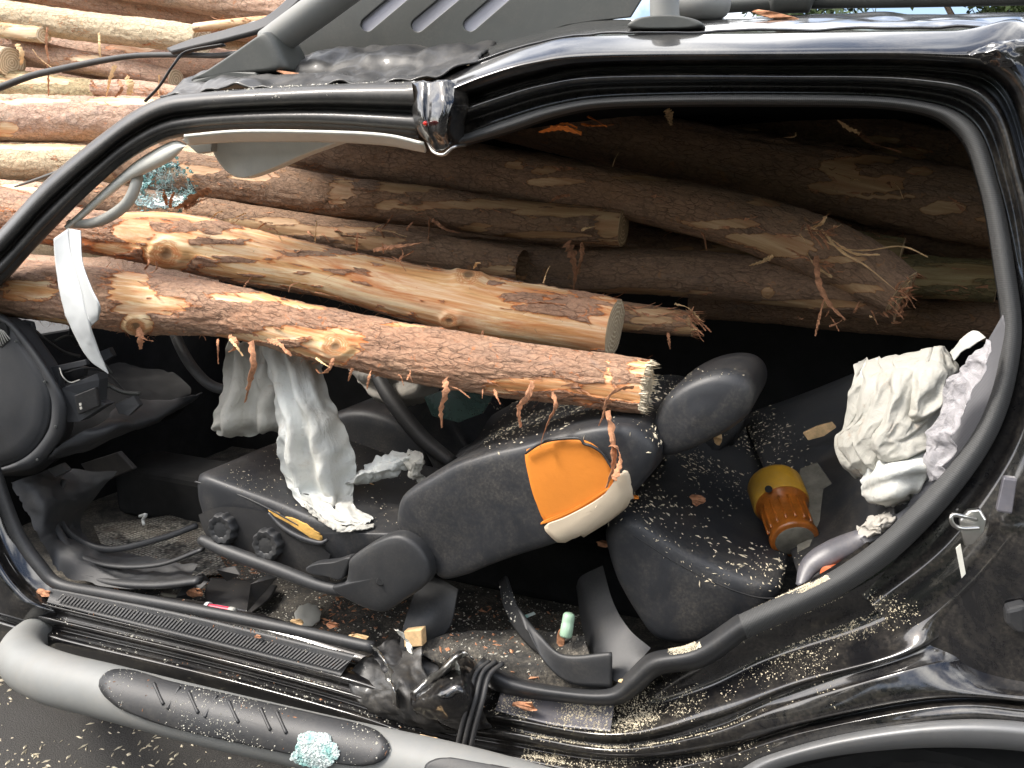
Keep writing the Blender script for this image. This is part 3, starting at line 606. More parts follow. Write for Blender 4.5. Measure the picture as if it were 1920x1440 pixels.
surf('knee_trim', [[(110,838,.15),(150,812,.18),(200,790,.25),(215,760,.35),(255,748,.45),(290,765,.5)], [(96,852,.15),(150,830,.18),(220,800,.25),(262,790,.35),(300,775,.45),(340,745,.6)], [(88,862,.2),(160,842,.24),(235,808,.32),(290,790,.45),(340,762,.6),(380,735,.75)]], 50, 14, 'dash', car, fn=P, disp=crumple(.02, 9, 5), solid=.006)
surf('dashboard_body', [[(-120,640,.5),(0,650,.5),(100,690,.6),(240,680,.9)], [(-100,720,.5),(90,730,.55),(200,730,.7),(330,700,1.0)], [(-90,800,.5),(110,810,.5),(240,790,.6),(360,740,.9)], [(-80,880,.4),(60,875,.45),(200,820,.6),(330,780,.9)]], 40, 30, 'void', car, fn=P, disp=crumple(.03, 9, 15))
ptube('steering_wheel_rim', [(318,600,.42),(338,650,.40),(362,690,.38),(395,722,.38),(440,735,.4)], [9,10,10,10,9], 'plastic', car, n=40)
slab('pedal_box', [(150,870,.5),(220,848,.5),(250,880,.5),(180,910,.5)], 'plastic_dark', car, .02, .004)
slab('connector_block', [(88,880,.2),(112,870,.2),(126,884,.2),(104,896,.2)], 'plastic', car, .02, .003)
# kick panel + floor mats
surf('kick_panel', [[(20,905,.14),(50,960,.14),(85,1030,.13),(125,1080,.13),(220,1100,.14),(340,1104,.16)], [(60,890,.2),(90,940,.19),(98,1000,.18),(135,1050,.16),(230,1082,.17),(350,1090,.18)], [(110,880,.34),(135,930,.30),(120,990,.25),(150,1030,.20),(240,1062,.22),(360,1076,.22)], [(220,885,.46),(180,930,.4),(150,980,.34),(175,1015,.28),(260,1040,.28),(370,1060,.25)]], 70, 30, 'plastic', car, fn=P, arc=False, disp=lambda V: V + .004 * np.sin(fbm(V[..., 0] * 4, V[..., 1] * 4, V[..., 2] * 14, 4) * 22)[..., None] * np.array((0, .6, .8)))
W3('woven_floor_mat', [[G(175,985,.345),G(260,975,.34),(G(385,960,.335))], [G(200,1035,.35),G(300,1030,.335),G(400,1020,.335)], [G(270,1080,.34),G(350,1085,.33),G(430,1075,.33)]], 40, 30, 'mat', car, disp=lambda V: V + .006 * fbm(V[..., 0] * 9, V[..., 1] * 9, 0, 4)[..., None] * np.array((0, 0, 1)), solid=.004)
W3('rubber_floor_mat', [[G(395,1085,.325),G(470,1090,.33),G(520,1100,.33)], [G(385,1115,.325),G(450,1120,.34),G(505,1125,.33)], [G(395,1150,.32),G(450,1160,.325),G(470,1152,.33)]], 30, 20, 'plastic_dark', car, solid=.004)
for px_, r_ in (([(95,1010,.2),(130,1060,.17),(200,1088,.16),(290,1096,.16),(375,1088,.17)], 12), ([(100,980,.22),(140,1035,.19),(210,1060,.19),(300,1058,.2),(380,1030,.22)], 7), ([(120,900,.3),(108,950,.27),(130,1000,.24),(200,1030,.24),(300,1010,.3),(370,985,.36)], 6)):
    ptube('carpet_fold', px_, r_, 'plastic', car, n=60, flat=.6)
# --- front seat (side toward the camera), everything bolted in the car
seat = bpy.data.objects.new('front_seat', None); COL.objects.link(seat); seat.parent = car; seat.location = Vector((-1.2, .35, .3)) - PB(car)
seat['label'] = 'charcoal front seat with its reclined backrest torn open'
cushion = pillow('cushion', [(357,905),(362,892),(385,893),(430,908),(500,934),(570,962),(640,985),(700,998),(745,1005),(735,1030),(690,1050),(640,1078),(560,1078),(470,1058),(405,1030),(378,1000),(366,960),(358,930)], .17, .66, 'leather', seat, rnd=.035, bow=.006, noise_=.004)
ptube('piping', [(366,903,.178),(440,925,.168),(500,952,.164),(560,985,.163)], 1.8, 'plastic', seat, n=50, seg=6)
surf('side_valance', [[(372,965,.165),(420,950,.158),(500,962,.155),(570,1000,.156),(620,1040,.16)], [(380,990,.16),(430,1000,.15),(500,1020,.15),(560,1050,.15),(610,1066,.155)], [(395,1020,.158),(440,1035,.15),(510,1058,.15),(570,1078,.15),(620,1090,.155)]], 50, 20, 'plastic_dark', seat, fn=P, arc=False)
for (u, v, r_) in ((420,990,29),(504,1019,30)):
    c_ = P(u, v, .145); rr = r_ * pxm(c_)
    lathe('adjuster_knob', (c_.x + .002, .15, c_.z), (c_.x + .004, .124, c_.z + .003), [(0, rr), (.5, rr), (.8, rr * .97), (1, rr * .86), (.98, rr * .55), (.9, rr * .5), (.92, rr * .45), (.95, .001)], 'plastic', seat, seg=88, lobes=10, lob=.055)
ptube('seat_rail_cover', [(378,1012,.14),(430,1035,.125),(520,1068,.12),(600,1098,.12),(650,1108,.125)], [10,13,13,12,12], 'plastic', seat, n=50)
pillow('hinge_cover', [(655,1048),(700,1018),(742,1005),(775,1020),(798,1052),(802,1085),(785,1108),(752,1130),(718,1150),(680,1142),(640,1122),(618,1105),(630,1098),(645,1092),(650,1070)], .105, .16, 'plastic', seat, rnd=.012, bow=.006)
lathe('hinge_cover_hole', P(714, 1090, .098), P(714, 1090, .11), [(0, .009), (.2, .0105), (.6, .008), (1, .003)], 'void', seat, seg=20)
pillow('recline_lever', [(572,1066),(590,1058),(625,1054),(655,1046),(650,1068),(638,1088),(610,1082),(578,1076)], .11, .14, 'plastic', seat, rnd=.006)
backr = pillow('backrest', [(735,985),(738,955),(752,930),(785,905),(850,872),(915,850),(985,832),(1045,812),(1110,798),(1165,796),(1205,812),(1228,845),(1218,885),(1185,930),(1120,985),(1062,1014),(985,1040),(915,1066),(868,1085),(822,1092),(798,1062),(768,1022),(742,1006)], .14, .68, 'leather', seat, rnd=.028, bow=.006, noise_=.004, n=120)
pillow('headrest', [(1222,838),(1222,790),(1236,756),(1268,727),(1310,706),(1352,697),(1388,702),(1410,722),(1414,752),(1398,785),(1365,812),(1325,833),(1285,852),(1250,862),(1230,858)], .20, .46, 'leather', seat, rnd=.034, bow=.004, n=90)
for yy in (.28, .4): ptube('headrest_post', [(1180,850,yy),(1245,810,yy)], 5, 'chrome', seat, n=8, seg=10)
# raised shells on the backrest: BVH from finished meshes
from mathutils.bvhtree import BVHTree
def bvh(o):
    off = PB(o.parent) + o.location if o.parent else o.location
    vs = [v.co + off for v in o.data.vertices] if o.parent else [v.co for v in o.data.vertices]
    return BVHTree.FromPolygons(vs, [tuple(p.vertices) for p in o.data.polygons])
def on(tree, u, v, off=0, dflt=.2):
    h, n_, i, d = tree.ray_cast(CAM, ray(u, v).normalized())
    if h is None: return P(u, v, dflt)
    if n_.dot(ray(u, v)) > 0: n_ = -n_
    return h + n_ * off
def shell(name, outl, tree, mat, parent, off=.003, rings=7, n=60, dflt=.2, wave=0, seed=0, smooth_outline=True):
    o = cat(outl, n, closed=True) if smooth_outline else np.array(outl, float); n = len(o); c_ = o.mean(0)
    if wave: o = o + (o - c_) * (fbm(o[:, 0] * .09, o[:, 1] * .09, 0, seed, 3) * wave)[:, None]
    V = []
    for i, s_ in enumerate([1.0] + [1 - (j / rings) ** 1.2 * .999 for j in range(0, rings + 1)]):
        for p in o:
            q = c_ + (p - c_) * max(s_, .001); V.append(on(tree, q[0], q[1], -.004 if i == 0 else off, dflt))
    return mesh(name, V, [f[::-1] for f in gridfaces(rings + 2, n, True)], mat, parent)
tb = bvh(backr)
shell('torn_foam', [(985,850),(1000,838),(1035,826),(1085,823),(1120,838),(1142,868),(1150,900),(1140,930),(1090,962),(1030,982),(1005,940),(992,895)], tb, 'orange', seat, .002, dflt=.18)
shell('foam_edge', [(1024,984),(1060,968),(1110,942),(1142,918),(1166,884),(1180,888),(1182,930),(1150,962),(1105,992),(1064,1014),(1044,1008)], tb, 'cream', seat, .012, dflt=.16)
shell('foam_groove', [(1020,976),(1080,950),(1140,915),(1140,918),(1080,955),(1022,980)], tb, 'orange', seat, .006, dflt=.17)
ptube('torn_leather_edge', [(985,850,.128),(1012,832,.127),(1040,824,.127),(1085,822,.126),(1095,832,.126),(1108,836,.126),(1130,850,.127),(1150,880,.127),(1166,884,.128)], 3, 'leather', seat, n=50, seg=6)
tcu = bvh(cushion)
shell('seat_tear', [(506,960),(520,959),(532,968),(560,974),(590,992),(612,1010),(600,1015),(562,1004),(535,992),(515,978)], tcu, 'yellowfoam', seat, .004, dflt=.2, wave=.2)
ptube('tear_flap', [(504,962,.158),(530,988,.152),(565,1008,.15),(600,1018,.152),(614,1012,.156)], [3,5,6,5,3], 'leather', seat, n=30, seg=8)
# passenger seat behind
ps = bpy.data.objects.new('passenger_seat', None); COL.objects.link(ps); ps.parent = car; ps.location = Vector((-1.2, 1.1, .3)) - PB(car)
pillow('cushion', [(560,880),(590,800),(640,770),(700,772),(760,800),(800,860),(790,900),(680,920)], .95, 1.35, 'leather', ps, rnd=.05)
pillow('backrest', [(740,700),(790,690),(830,760),(890,860),(900,920),(840,930),(790,850),(745,760)], .95, 1.35, 'leather', ps, rnd=.05)
ptube('seat_belt_stalk', [(700,690,.8),(735,750,.75),(790,820,.72),(850,870,.7)], [12,16,16,14], 'plastic_dark', car, n=30)
c_ = P(742, 770, .74); lathe('buckle_cap', (c_.x, .735, c_.z), (c_.x, .75, c_.z), [(0, .012), (.2, .021), (1, .021)], 'greytrim', car, seg=30)
# --- rear seat
rs = bpy.data.objects.new('rear_seat', None); COL.objects.link(rs); rs.parent = car; rs.location = Vector((0, .6, .3)) - PB(car)
rcush = pillow('cushion', [(1128,1020),(1134,988),(1152,968),(1185,972),(1230,1000),(1300,1040),(1370,1070),(1430,1090),(1462,1108),(1455,1135),(1410,1172),(1350,1205),(1300,1217),(1250,1214),(1215,1198),(1180,1150),(1148,1090)], .19, 1.3, 'leather', rs, rnd=.036, bow=.008, noise_=.005, n=110)
tr = bvh(rcush)
sm = [(1150,985),(1200,1012),(1255,1048),(1310,1078),(1370,1105),(1420,1120),(1455,1122)]
tube('seam', [on(tr, u, v, .0) for u, v in sm], .0014, 'plastic_dark', rs, n=60, seg=6)
W3('backrest', [[P(1500,1090,.25),P(1600,1040,.25),P(1680,960,.25)], [P(1440,900,.7),P(1560,850,.7),P(1660,800,.7)], [P(1390,780,1.3),P(1500,740,1.3),P(1600,700,1.3)]], 30, 20, 'leather', rs, solid=.05)
W3('folded_seat_back', [[P(820,900,.72),P(960,890,.70),P(1120,900,.7),P(1300,870,.75)], [P(860,850,.9),P(980,800,.9),P(1180,770,.9),P(1380,800,.95)], [P(880,800,1.2),P(1000,740,1.2),P(1200,700,1.2),P(1420,730,1.25)]], 40, 24, 'leather', rs, disp=crumple(.03, 6, 33), solid=.05)
# B-post floor covers and rear foot well trims
surf('floor_cover', [[(800,1195,.16),(880,1180,.2),(1000,1180,.25),(1100,1190,.2)], [(790,1225,.12),(900,1222,.13),(1010,1240,.14),(1120,1262,.13)], [(880,1262,.12),(940,1285,.12),(1050,1300,.12),(1145,1302,.12)]], 40, 20, 'carpet', car, fn=P, arc=False, disp=crumple(.02, 9, 2))
surf('seat_belt_trim', [[(935,1090,.30),(945,1140,.22),(980,1200,.17),(1040,1240,.14),(1145,1240,.13)], [(950,1080,.28),(968,1135,.2),(1010,1190,.15),(1060,1232,.12),(1148,1228,.12)], [(960,1110,.3),(985,1175,.16),(1020,1240,.12),(1070,1280,.11),(1148,1288,.11)]], 50, 16, 'plastic', car, fn=P, arc=False, solid=.004)
surf('rear_foot_trim', [[(1130,1060,.30),(1150,1130,.25),(1180,1180,.2),(1220,1215,.18)], [(1090,1080,.32),(1110,1160,.24),(1145,1220,.17),(1200,1240,.15)], [(1080,1100,.35),(1095,1190,.25),(1130,1260,.14),(1170,1285,.12)]], 40, 20, 'plastic', car, fn=P, arc=False)
surf('pillar_trim_lower', [[(790,1075,.25),(830,1090,.25),(860,1105,.25)], [(765,1150,.16),(800,1165,.16),(840,1180,.2)], [(752,1205,.13),(770,1212,.13),(795,1205,.15)], [(756,1225,.13),(772,1232,.13),(800,1228,.15)]], 30, 24, 'plastic', car, fn=P, arc=False, solid=.005)
# --- rear right: belt, covers, buckle, latch
surf('belt_webbing', [[(1880,590,.13),(1845,650,.16),(1800,720,.17),(1770,800,.16),(1745,870,.15),(1700,950,.14)], [(1898,660,.11),(1872,740,.12),(1838,800,.12),(1800,860,.12),(1760,900,.125),(1706,956,.135)]], 60, 10, 'belt', car, fn=P, solid=.002)
surf('clear_wrap', [[(1856,632,.10),(1800,690,.12),(1758,770,.13),(1738,840,.13),(1752,895,.13)], [(1872,650,.08),(1842,710,.085),(1806,780,.09),(1780,845,.10),(1774,900,.11)]], 50, 24, 'film', car, fn=P, disp=crumple(.03, 20, 6), solid=.001)
surf('belt_strap', [[(1745,905,.14),(1700,950,.14),(1650,985,.15),(1612,1010,.16)], [(1752,915,.125),(1708,962,.125),(1660,1000,.13),(1622,1022,.15)]], 40, 6, 'belt', car, fn=P, solid=.002)
ptube('buckle_shroud', [(1500,1098,.17),(1520,1060,.20),(1560,1035,.21),(1610,1012,.2),(1632,1000,.2)], [9,20,24,20,12], 'violet', car, n=50, flat=.55)
surf('fabric_knot', [[(1612,985,.17),(1640,965,.17),(1668,952,.18)], [(1620,1000,.13),(1650,985,.12),(1680,966,.14)], [(1640,1008,.16),(1660,996,.15),(1690,972,.17)]], 24, 24, 'cloth_grey', car, fn=P, disp=crumple(.025, 50, 8))
lathe('bolt_cap', P(1552,1078,.15), P(1590,1070,.22), [(0, .012), (.02, .0165), (1, .0165)], 'brownlid', car, seg=24)
latch = slab('latch_plate', [(1798,975,.0),(1815,958,.0),(1838,955,.0),(1850,975,.0),(1845,1000,.0),(1825,1022,.0),(1808,1025,.0),(1802,1000,.0)], 'chrome', car, .012, .003, fn=S)
ptube('latch_striker', [(1835,990,-.02),(1800,990,-.035),(1785,980,-.045),(1786,966,-.045),(1806,968,-.04),(1830,974,-.02)], 4, 'chrome', car, fn=S, n=40, seg=10)
slab('metal_tab', [(1792,1028,-.015),(1801,1020,-.015),(1811,1076,-.015),(1803,1085,-.015)], 'offwhite', car, .002, .0005, fn=S)
sq = slab('wiring_socket', [(1868,960,.02),(1882,895,.02),(1908,898,.02),(1898,965,.02)], 'violet', car, .015, .003, fn=S)
slab('door_check_cover', [(1885,1145,-.0),(1925,1135,-.0),(1930,1190,-.0),(1900,1185,-.0),(1886,1170,-.0)], 'plastic', car, .03, .008, fn=S)
surf('corner_dent_plate', [[(1820,92,-.01),(1880,72,-.01),(1950,66,-.01)], [(1830,104,-.02),(1885,95,-.03),(1950,90,-.02)], [(1856,124,-.0),(1890,122,-.02),(1950,120,-.01)]], 24, 18, 'paint', car, disp=crumple(.018, 24, 4))
# --- running board
rbp = [(120,1150,.18),(72,1185,.04),(42,1215,-.08),(50,1245,-.16),(105,1272,-.20),(200,1296,-.21),(400,1347,-.215),(640,1402,-.215),(860,1452,-.215),(1100,1520,-.215)]
rb = ptube('running_board', rbp, [30,33,38,43,47,48,50,50,52,55], 'silver', car, n=120, seg=48)
trb = bvh(rb)
def pad(name, outl, mat, off):
    return shell(name, outl, trb, mat, car, off, rings=10, n=110, dflt=-.2)
pad('step_pad', [(189,1288),(193,1272),(212,1260),(250,1262),(320,1282),(450,1312),(600,1346),(690,1368),(722,1386),(732,1406),(718,1426),(690,1434),(640,1430),(560,1414),(440,1388),(320,1360),(240,1332),(205,1310)], 'plastic', .007)
pad('step_pad', [(800,1436),(830,1424),(880,1430),(1000,1458),(1000,1500),(880,1480),(810,1460)], 'plastic', .007)
tread = []
for i, (u, v) in enumerate([(300,1300),(330,1308),(365,1316),(400,1324),(440,1334),(500,1348),(530,1354)]):
    d_ = 1 if i % 2 == 0 or i > 4 else -1
    tube('tread_bar', [on(trb, u - 9 * d_, v - 14, .0085), on(trb, u + 11 * d_, v + 22, .0085)], .0035, 'plastic', car, n=12, seg=8)
# --- roof rack and the slotted plate
slab('rack_foot', [(345,162,.30),(362,148,.30),(400,136,.30),(430,130,.30),(478,134,.30),(488,146,.30),(440,152,.30),(390,156,.30)], 'rackgrey', car, .12, .008)
pillow('rack_sleeve', [(350,150),(372,138),(430,100),(488,60),(498,58),(512,74),(524,100),(530,118),(526,130),(480,136),(420,142),(375,152)], .30, .42, 'rackgrey', car, rnd=.022)
tube('roof_rail', [P(505,84,.36), P(560,44,.36), P(624,-3,.36), P(760,-105,.36)], .0375, 'silver', car, n=24, seg=36)
def slot(u0, v0, u1, v1, r_, y):
    a = math.atan2(v1 - v0, u1 - u0); o = []
    for i in range(9): t = a + math.pi / 2 + math.pi * i / 8; o.append((u0 + r_ * math.cos(t), v0 + r_ * math.sin(t), y))
    for i in range(9): t = a - math.pi / 2 + math.pi * i / 8; o.append((u1 + r_ * math.cos(t), v1 + r_ * math.sin(t), y))
    return o
pl = slab('slotted_plate', [(520,112,.5),(560,60,.5),(700,-90,.5),(1240,-90,.5),(1205,-5,.5),(1182,32,.5),(1110,40,.5),(1060,48,.5),(1010,66,.5),(950,86,.5),(880,96,.5),(808,101,.5),(700,100,.5),(600,104,.5)], 'rackgrey', car, .007, .002,
     holes=[slot(688,46,790,-40,12.5,.5), slot(783,47,890,-42,12.5,.5), slot(881,46,980,-40,12.5,.5)])
slab('plate_insert', [(640,90,.509),(680,-80,.509),(1030,-80,.509),(960,80,.509)], 'lilac', car, .004, 0)
tube('roof_rail_post', [P(1250,60,.30), P(1246,20,.30), P(1246,-60,.30)], .028, 'silver', car, n=12, seg=30)
pillow('rail_post_base', [(1174,47),(1190,34),(1225,28),(1270,28),(1305,36),(1318,46),(1300,52),(1240,54),(1190,53)], .24, .34, 'rackgrey', car, rnd=.008)
tube('crossbar', [P(1290,14,.62), P(1500,2,.62), P(1700,-2,.62), P(1960,-8,.62)], .017, 'rackgrey', car, n=20, seg=16)
tube('crossbar_clamp', [P(1255,12,.42), P(1320,10,.42), P(1350,6,.45)], .03, 'silver', car, n=12, seg=16)
tube('crossbar_clamp', [P(1450,-2,.60), P(1520,-4,.60)], .03, 'rackgrey', car, n=12, seg=16)
# torn weather strips, cables
sv = surf('torn_weather_strip', [[(318,97,.50),(370,78,.48),(430,62,.45),(500,40,.42),(548,2,.40),(575,-30,.4)], [(325,103,.47),(380,90,.44),(440,76,.41),(508,55,.38),(560,14,.36),(590,-20,.36)]], 60, 8, 'rubber', car, fn=P, solid=.012)
surf('strip_lit_top', [[(316,95,.50),(370,75,.48),(430,58,.45),(480,40,.43)], [(320,98,.49),(370,81,.47),(430,66,.44),(484,48,.42)]], 40, 4, 'white', car, fn=P, solid=.003)  # white sheet standing for the light along the top of the black strip
ptube('torn_cable', [(-40,178,.7),(0,164,.68),(60,142,.65),(130,126,.6),(200,112,.57),(260,104,.55),(340,103,.5),(410,104,.45),(470,96,.4)], [7,6.5,6,6,5.5,5,5,5,5], 'rubber', car, n=120)
ptube('wiper_arm', [(272,190,.34),(300,160,.36),(325,122,.38),(350,98,.42),(420,84,.42)], [5,4.5,4,5,5], 'rubber', car, n=50, flat=.5)
ptube('aerial_rod', [(28,350,.5),(70,336,.42),(125,316,.3)], [1.8,3,3.5], 'rackgrey', car, n=20, seg=8)
# --- hanging door weather strip across the sill
stp = [(930,1240,.06),(905,1262,.02),(892,1310,-.02),(876,1370,-.04),(862,1440,-.05),(850,1510,-.06)]
hs = empty('door_weather_strip', P(890,1330,-.02), 'black twin ribbed rubber strip hanging over the sill below the middle pillar', 'rubber strip')
surf('strip_web', [[(u - 14, v, d + .004) for u, v, d in stp], [(u, v, d + .006) for u, v, d in stp], [(u + 15, v + 4, d + .004) for u, v, d in stp]], 50, 8, 'rubber', hs, fn=P, solid=.004)
for o_ in (-12, 0, 13): ptube('rib', [(u + o_, v + (o_ > 5) * 4, d) for u, v, d in stp], 4.5, 'rubber', hs, n=50, seg=10)

# --- airbags
def folds(amp, f1, seed, crk=.006, swirl=.0):
    def d(V):
        m, n = V.shape[:2]; a = np.linspace(0, 1, n)[None, :]; b = np.linspace(0, 1, m)[:, None]
        wx = fbm(b * 1.6, a * 1.6, 0, seed, 2); wy = fbm(b * 1.6, a * 1.6, 4, seed + 2, 2)
        p1 = (b + .30 * wx + swirl * a) * f1 * 3.1416; p2 = (b * .6 + a * (.25 + swirl) + .35 * wy) * f1 * 4.6 + seed
        h = np.abs(np.sin(p1)) ** .75 + .55 * np.abs(np.sin(p2)) ** .8 * (.4 + .6 * np.sin(a * 3.1) ** 2)
        r_ = 1 - 2.2 * np.abs(fbm(a * 3.2 + wx * .5, b * 2.6, 1, seed + 5, 2))
        V = V.copy(); V[..., 1] -= h * amp * .6 + r_ * crk; V[..., 0] += .3 * amp * fbm(a * 3, b * 3, 2, seed + 8, 2); V[..., 2] += .3 * amp * fbm(a * 3, b * 3, 3, seed + 9, 2)
        V = V + .010 * (np.stack([np.abs(fbm(a * 9 + i * 3 + wx, b * 7 + wy, i, seed + 31 + i, 3)) for i in range(3)], -1) - .25) * np.array((.5, 1, .5))
        return V
    return d
def buckle(sa, sb, it=240, pin=.22, lim=(-.05, .02), seed=1, amp=.012, f=5, bend=.12):
    """limp fabric: a sheet larger than the room it is given settles into folds (position based)"""
    def d(V0):
        V = V0.copy(); m, n = V.shape[:2]
        V[..., 1] += amp * fbm(np.linspace(0, f, m)[:, None], np.linspace(0, f, n)[None], 3, seed, 2) - amp * .3
        def ln(a, b): return np.linalg.norm(a - b, axis=-1)
        L0 = ln(V0[1:], V0[:-1]) * sa; L1 = ln(V0[:, 1:], V0[:, :-1]) * sb
        B0 = ln(V0[2:], V0[:-2]) * sa; B1 = ln(V0[:, 2:], V0[:, :-2]) * sb
        def prj(A, B, L, k):
            dv = B - A; q = np.linalg.norm(dv, axis=-1) + 1e-9; c = (dv * ((q - L) / q * .5 * k)[..., None]); A += c; B -= c
        for _ in range(it):
            for o in (0, 1):
                prj(V[o:-1:2], V[o + 1::2], L0[o::2], .9); prj(V[:, o:-1:2], V[:, o + 1::2], L1[:, o::2], .9)
            for o in range(4):
                a, b = V[o:-2:4], V[o + 2::4]; q = min(len(a), len(b)); prj(a[:q], b[:q], B0[o::4][:q], bend)
                a, b = V[:, o:-2:4], V[:, o + 2::4]; q = min(a.shape[1], b.shape[1]); prj(a[:, :q], b[:, :q], B1[:, o::4][:, :q], bend)
            for e in ((0,), (-1,)):
                V[e[0]] += (V0[e[0]] - V[e[0]]) * pin; V[:, e[0]] += (V0[:, e[0]] - V[:, e[0]]) * pin
            V[..., 0] += (V0[..., 0] - V[..., 0]) * .01; V[..., 2] += (V0[..., 2] - V[..., 2]) * .01
            V[..., 1] = np.clip(V[..., 1], V0[..., 1] + lim[0], V0[..., 1] + lim[1])
            V[1:-1, 1:-1] += .04 * (V[2:, 1:-1] + V[:-2, 1:-1] + V[1:-1, 2:] + V[1:-1, :-2] - 4 * V[1:-1, 1:-1])
        return V
    return d
def pleats(amp, fr, seed, vert=.45):
    """overlapping soft pleats: long gentle slopes that end in a sharp tuck"""
    def d(V):
        m, n = V.shape[:2]; a = np.linspace(0, 1, n)[None, :] + np.zeros((m, 1)); b = np.linspace(0, 1, m)[:, None] + np.zeros((1, n))
        wx = fbm(a * 1.3, b * 1.3, 0, seed, 2); wy = fbm(a * 1.5, b * 1.5, 5, seed + 3, 2); w2 = fbm(a * 5, b * 5, 2, seed + 4, 3)
        def pl(p, sh=.80):
            t = p - np.floor(p); f_ = np.floor(p); dep = .55 + .9 * _h(f_, f_ * 0, f_ * 0, seed + 9)
            q = np.clip((t - sh) / (1 - sh), 0, 1); return dep * (t ** .9) * (1 - q * q * (3 - 2 * q))
        r = np.hypot(a - .75, b - .35)
        h1 = pl(fr * (r * .9 + .42 * wx + .04 * w2)); h2 = pl(fr * .7 * (b * vert + a * .5 + .5 * wy + .04 * w2) + 3.3, .86)
        mk = np.clip(.5 + 2.2 * fbm(a * 1.6, b * 1.6, 9, seed + 7, 2), 0, 1)
        h = h1 * mk + h2 * (1 - mk) + .10 * w2 - .16 * np.abs(fbm(a * 7, b * 7, 3, seed + 14, 2))
        V = V.copy(); V[..., 1] -= amp * h; V[..., 2] += amp * .25 * h * (a - .5); V[..., 0] += .012 * w2 + .012 * wx; V[..., 2] += .010 * wy
        return V
    return d
def PA(u, v, y):      # cloth resting on the seat cushion
    h, n_, i_, d_ = tcu.ray_cast(CAM, ray(u, v).normalized())
    if h is not None and h.y < y + .02: y = h.y - .012
    return P(u, v, y)
ab = bpy.data.objects.new('front_airbag', None); COL.objects.link(ab); ab.parent = car; ab.location = Vector((-1.3, .4, .9)) - PB(car)
ab['label'] = 'deflated white airbag hanging limp onto the front seat'
surf('airbag_lobe', [[(428,640,.38),(424,680,.36),(415,740,.33),(400,790,.32),(397,806,.34)], [(450,640,.36),(448,690,.33),(440,750,.30),(428,800,.29),(425,818,.32)], [(480,640,.37),(482,700,.34),(480,750,.32),(478,800,.31),(475,816,.34)], [(510,640,.38),(520,700,.36),(526,760,.34),(528,800,.33),(535,808,.35)]], 26, 20, 'cloth_warm', ab, fn=P, arc=False, disp=buckle(1.5, 1.15, seed=4, lim=(-.05, .025), pin=.1), solid=.0012, sub=3)
surf('airbag_panel', [[(492,645,.36),(512,720,.32),(522,790,.30),(524,850,.30),(540,905,.30),(566,945,.29),(612,975,.28),(650,985,.28)],
                      [(520,645,.34),(545,720,.30),(555,790,.28),(560,860,.28),(575,915,.28),(600,950,.28),(640,970,.28),(680,982,.275)],
                      [(555,645,.34),(578,720,.30),(595,790,.28),(608,860,.28),(618,910,.28),(630,945,.28),(655,965,.28),(690,978,.275)],
                      [(590,650,.38),(612,730,.34),(638,790,.33),(660,850,.33),(664,890,.33),(660,925,.31),(664,950,.3),(700,970,.28)]], 44, 19, 'cloth', ab, fn=PA, arc=False, disp=buckle(1.5, 1.12, seed=9, lim=(-.05, .006), f=6, pin=.1), solid=.0012, sub=3)
surf('airbag_shoulder', [[(556,650,.44),(590,665,.42),(600,700,.40),(590,740,.40)], [(600,648,.46),(612,668,.45),(606,690,.44),(598,745,.44)]], 40, 30, 'cloth', ab, fn=P, disp=crumple(.03, 18, 12), solid=.0015)
surf('airbag_tether', [[(640,905,.34),(690,870,.36),(740,848,.38),(775,842,.38)], [(660,900,.30),(700,885,.32),(740,868,.34),(780,855,.36)], [(650,905,.34),(700,900,.35),(745,885,.37),(785,868,.38)]], 60, 24, 'cloth', ab, fn=PA, disp=crumple(.03, 24, 14), solid=.0015)
surf('airbag_tether', [[(770,838,.37),(790,846,.36),(800,862,.36)], [(765,868,.36),(780,872,.34),(796,884,.36)], [(770,880,.36),(776,900,.36),(790,906,.37)]], 30, 30, 'cloth_warm', ab, fn=PA, disp=crumple(.03, 36, 15), solid=.0015)
surf('airbag_hem', [[(566,935,.265),(610,972,.262),(650,986,.26),(700,982,.262)], [(572,950,.255),(612,984,.252),(650,996,.25),(702,988,.256)]], 60, 8, 'cloth_warm', ab, fn=PA, disp=crumple(.012, 50, 3), solid=.003)
surf('passenger_airbag', [[(640,665,.95),(700,660,.95),(800,670,.95),(845,690,.95)], [(660,700,.86),(720,700,.84),(790,705,.84),(835,715,.88)], [(690,735,.84),(735,745,.82),(780,745,.84),(820,735,.9)], [(705,752,.9),(740,762,.88),(770,760,.9),(800,752,.95)]], 22, 20, 'cloth_grey', car, fn=P, arc=False, disp=buckle(1.4, 1.2, seed=21), solid=.0012, sub=3)
ra = bpy.data.objects.new('curtain_airbag', None); COL.objects.link(ra); ra.parent = car; ra.location = Vector((.1, .3, .9)) - PB(car)
ra['label'] = 'crumpled white curtain airbag stuffed at the rear of the door opening'
surf('airbag_heap', [[(1606,676,.34),(1660,670,.30),(1720,655,.28),(1755,645,.28),(1772,650,.30)],
                     [(1590,730,.30),(1650,715,.22),(1710,700,.19),(1760,680,.20),(1790,695,.24)],
                     [(1575,790,.30),(1640,775,.20),(1700,765,.16),(1745,750,.17),(1785,745,.22)],
                     [(1562,830,.30),(1620,825,.20),(1680,820,.15),(1730,810,.16),(1770,800,.20)],
                     [(1572,865,.30),(1625,870,.21),(1680,860,.17),(1725,850,.17),(1760,840,.20)],
                     [(1600,888,.33),(1640,890,.26),(1690,880,.22),(1730,868,.22),(1755,860,.24)]], 170, 170, 'cloth_warm', ra, fn=P, arc=False, disp=pleats(.045, 5.2, 7), solid=.0012)
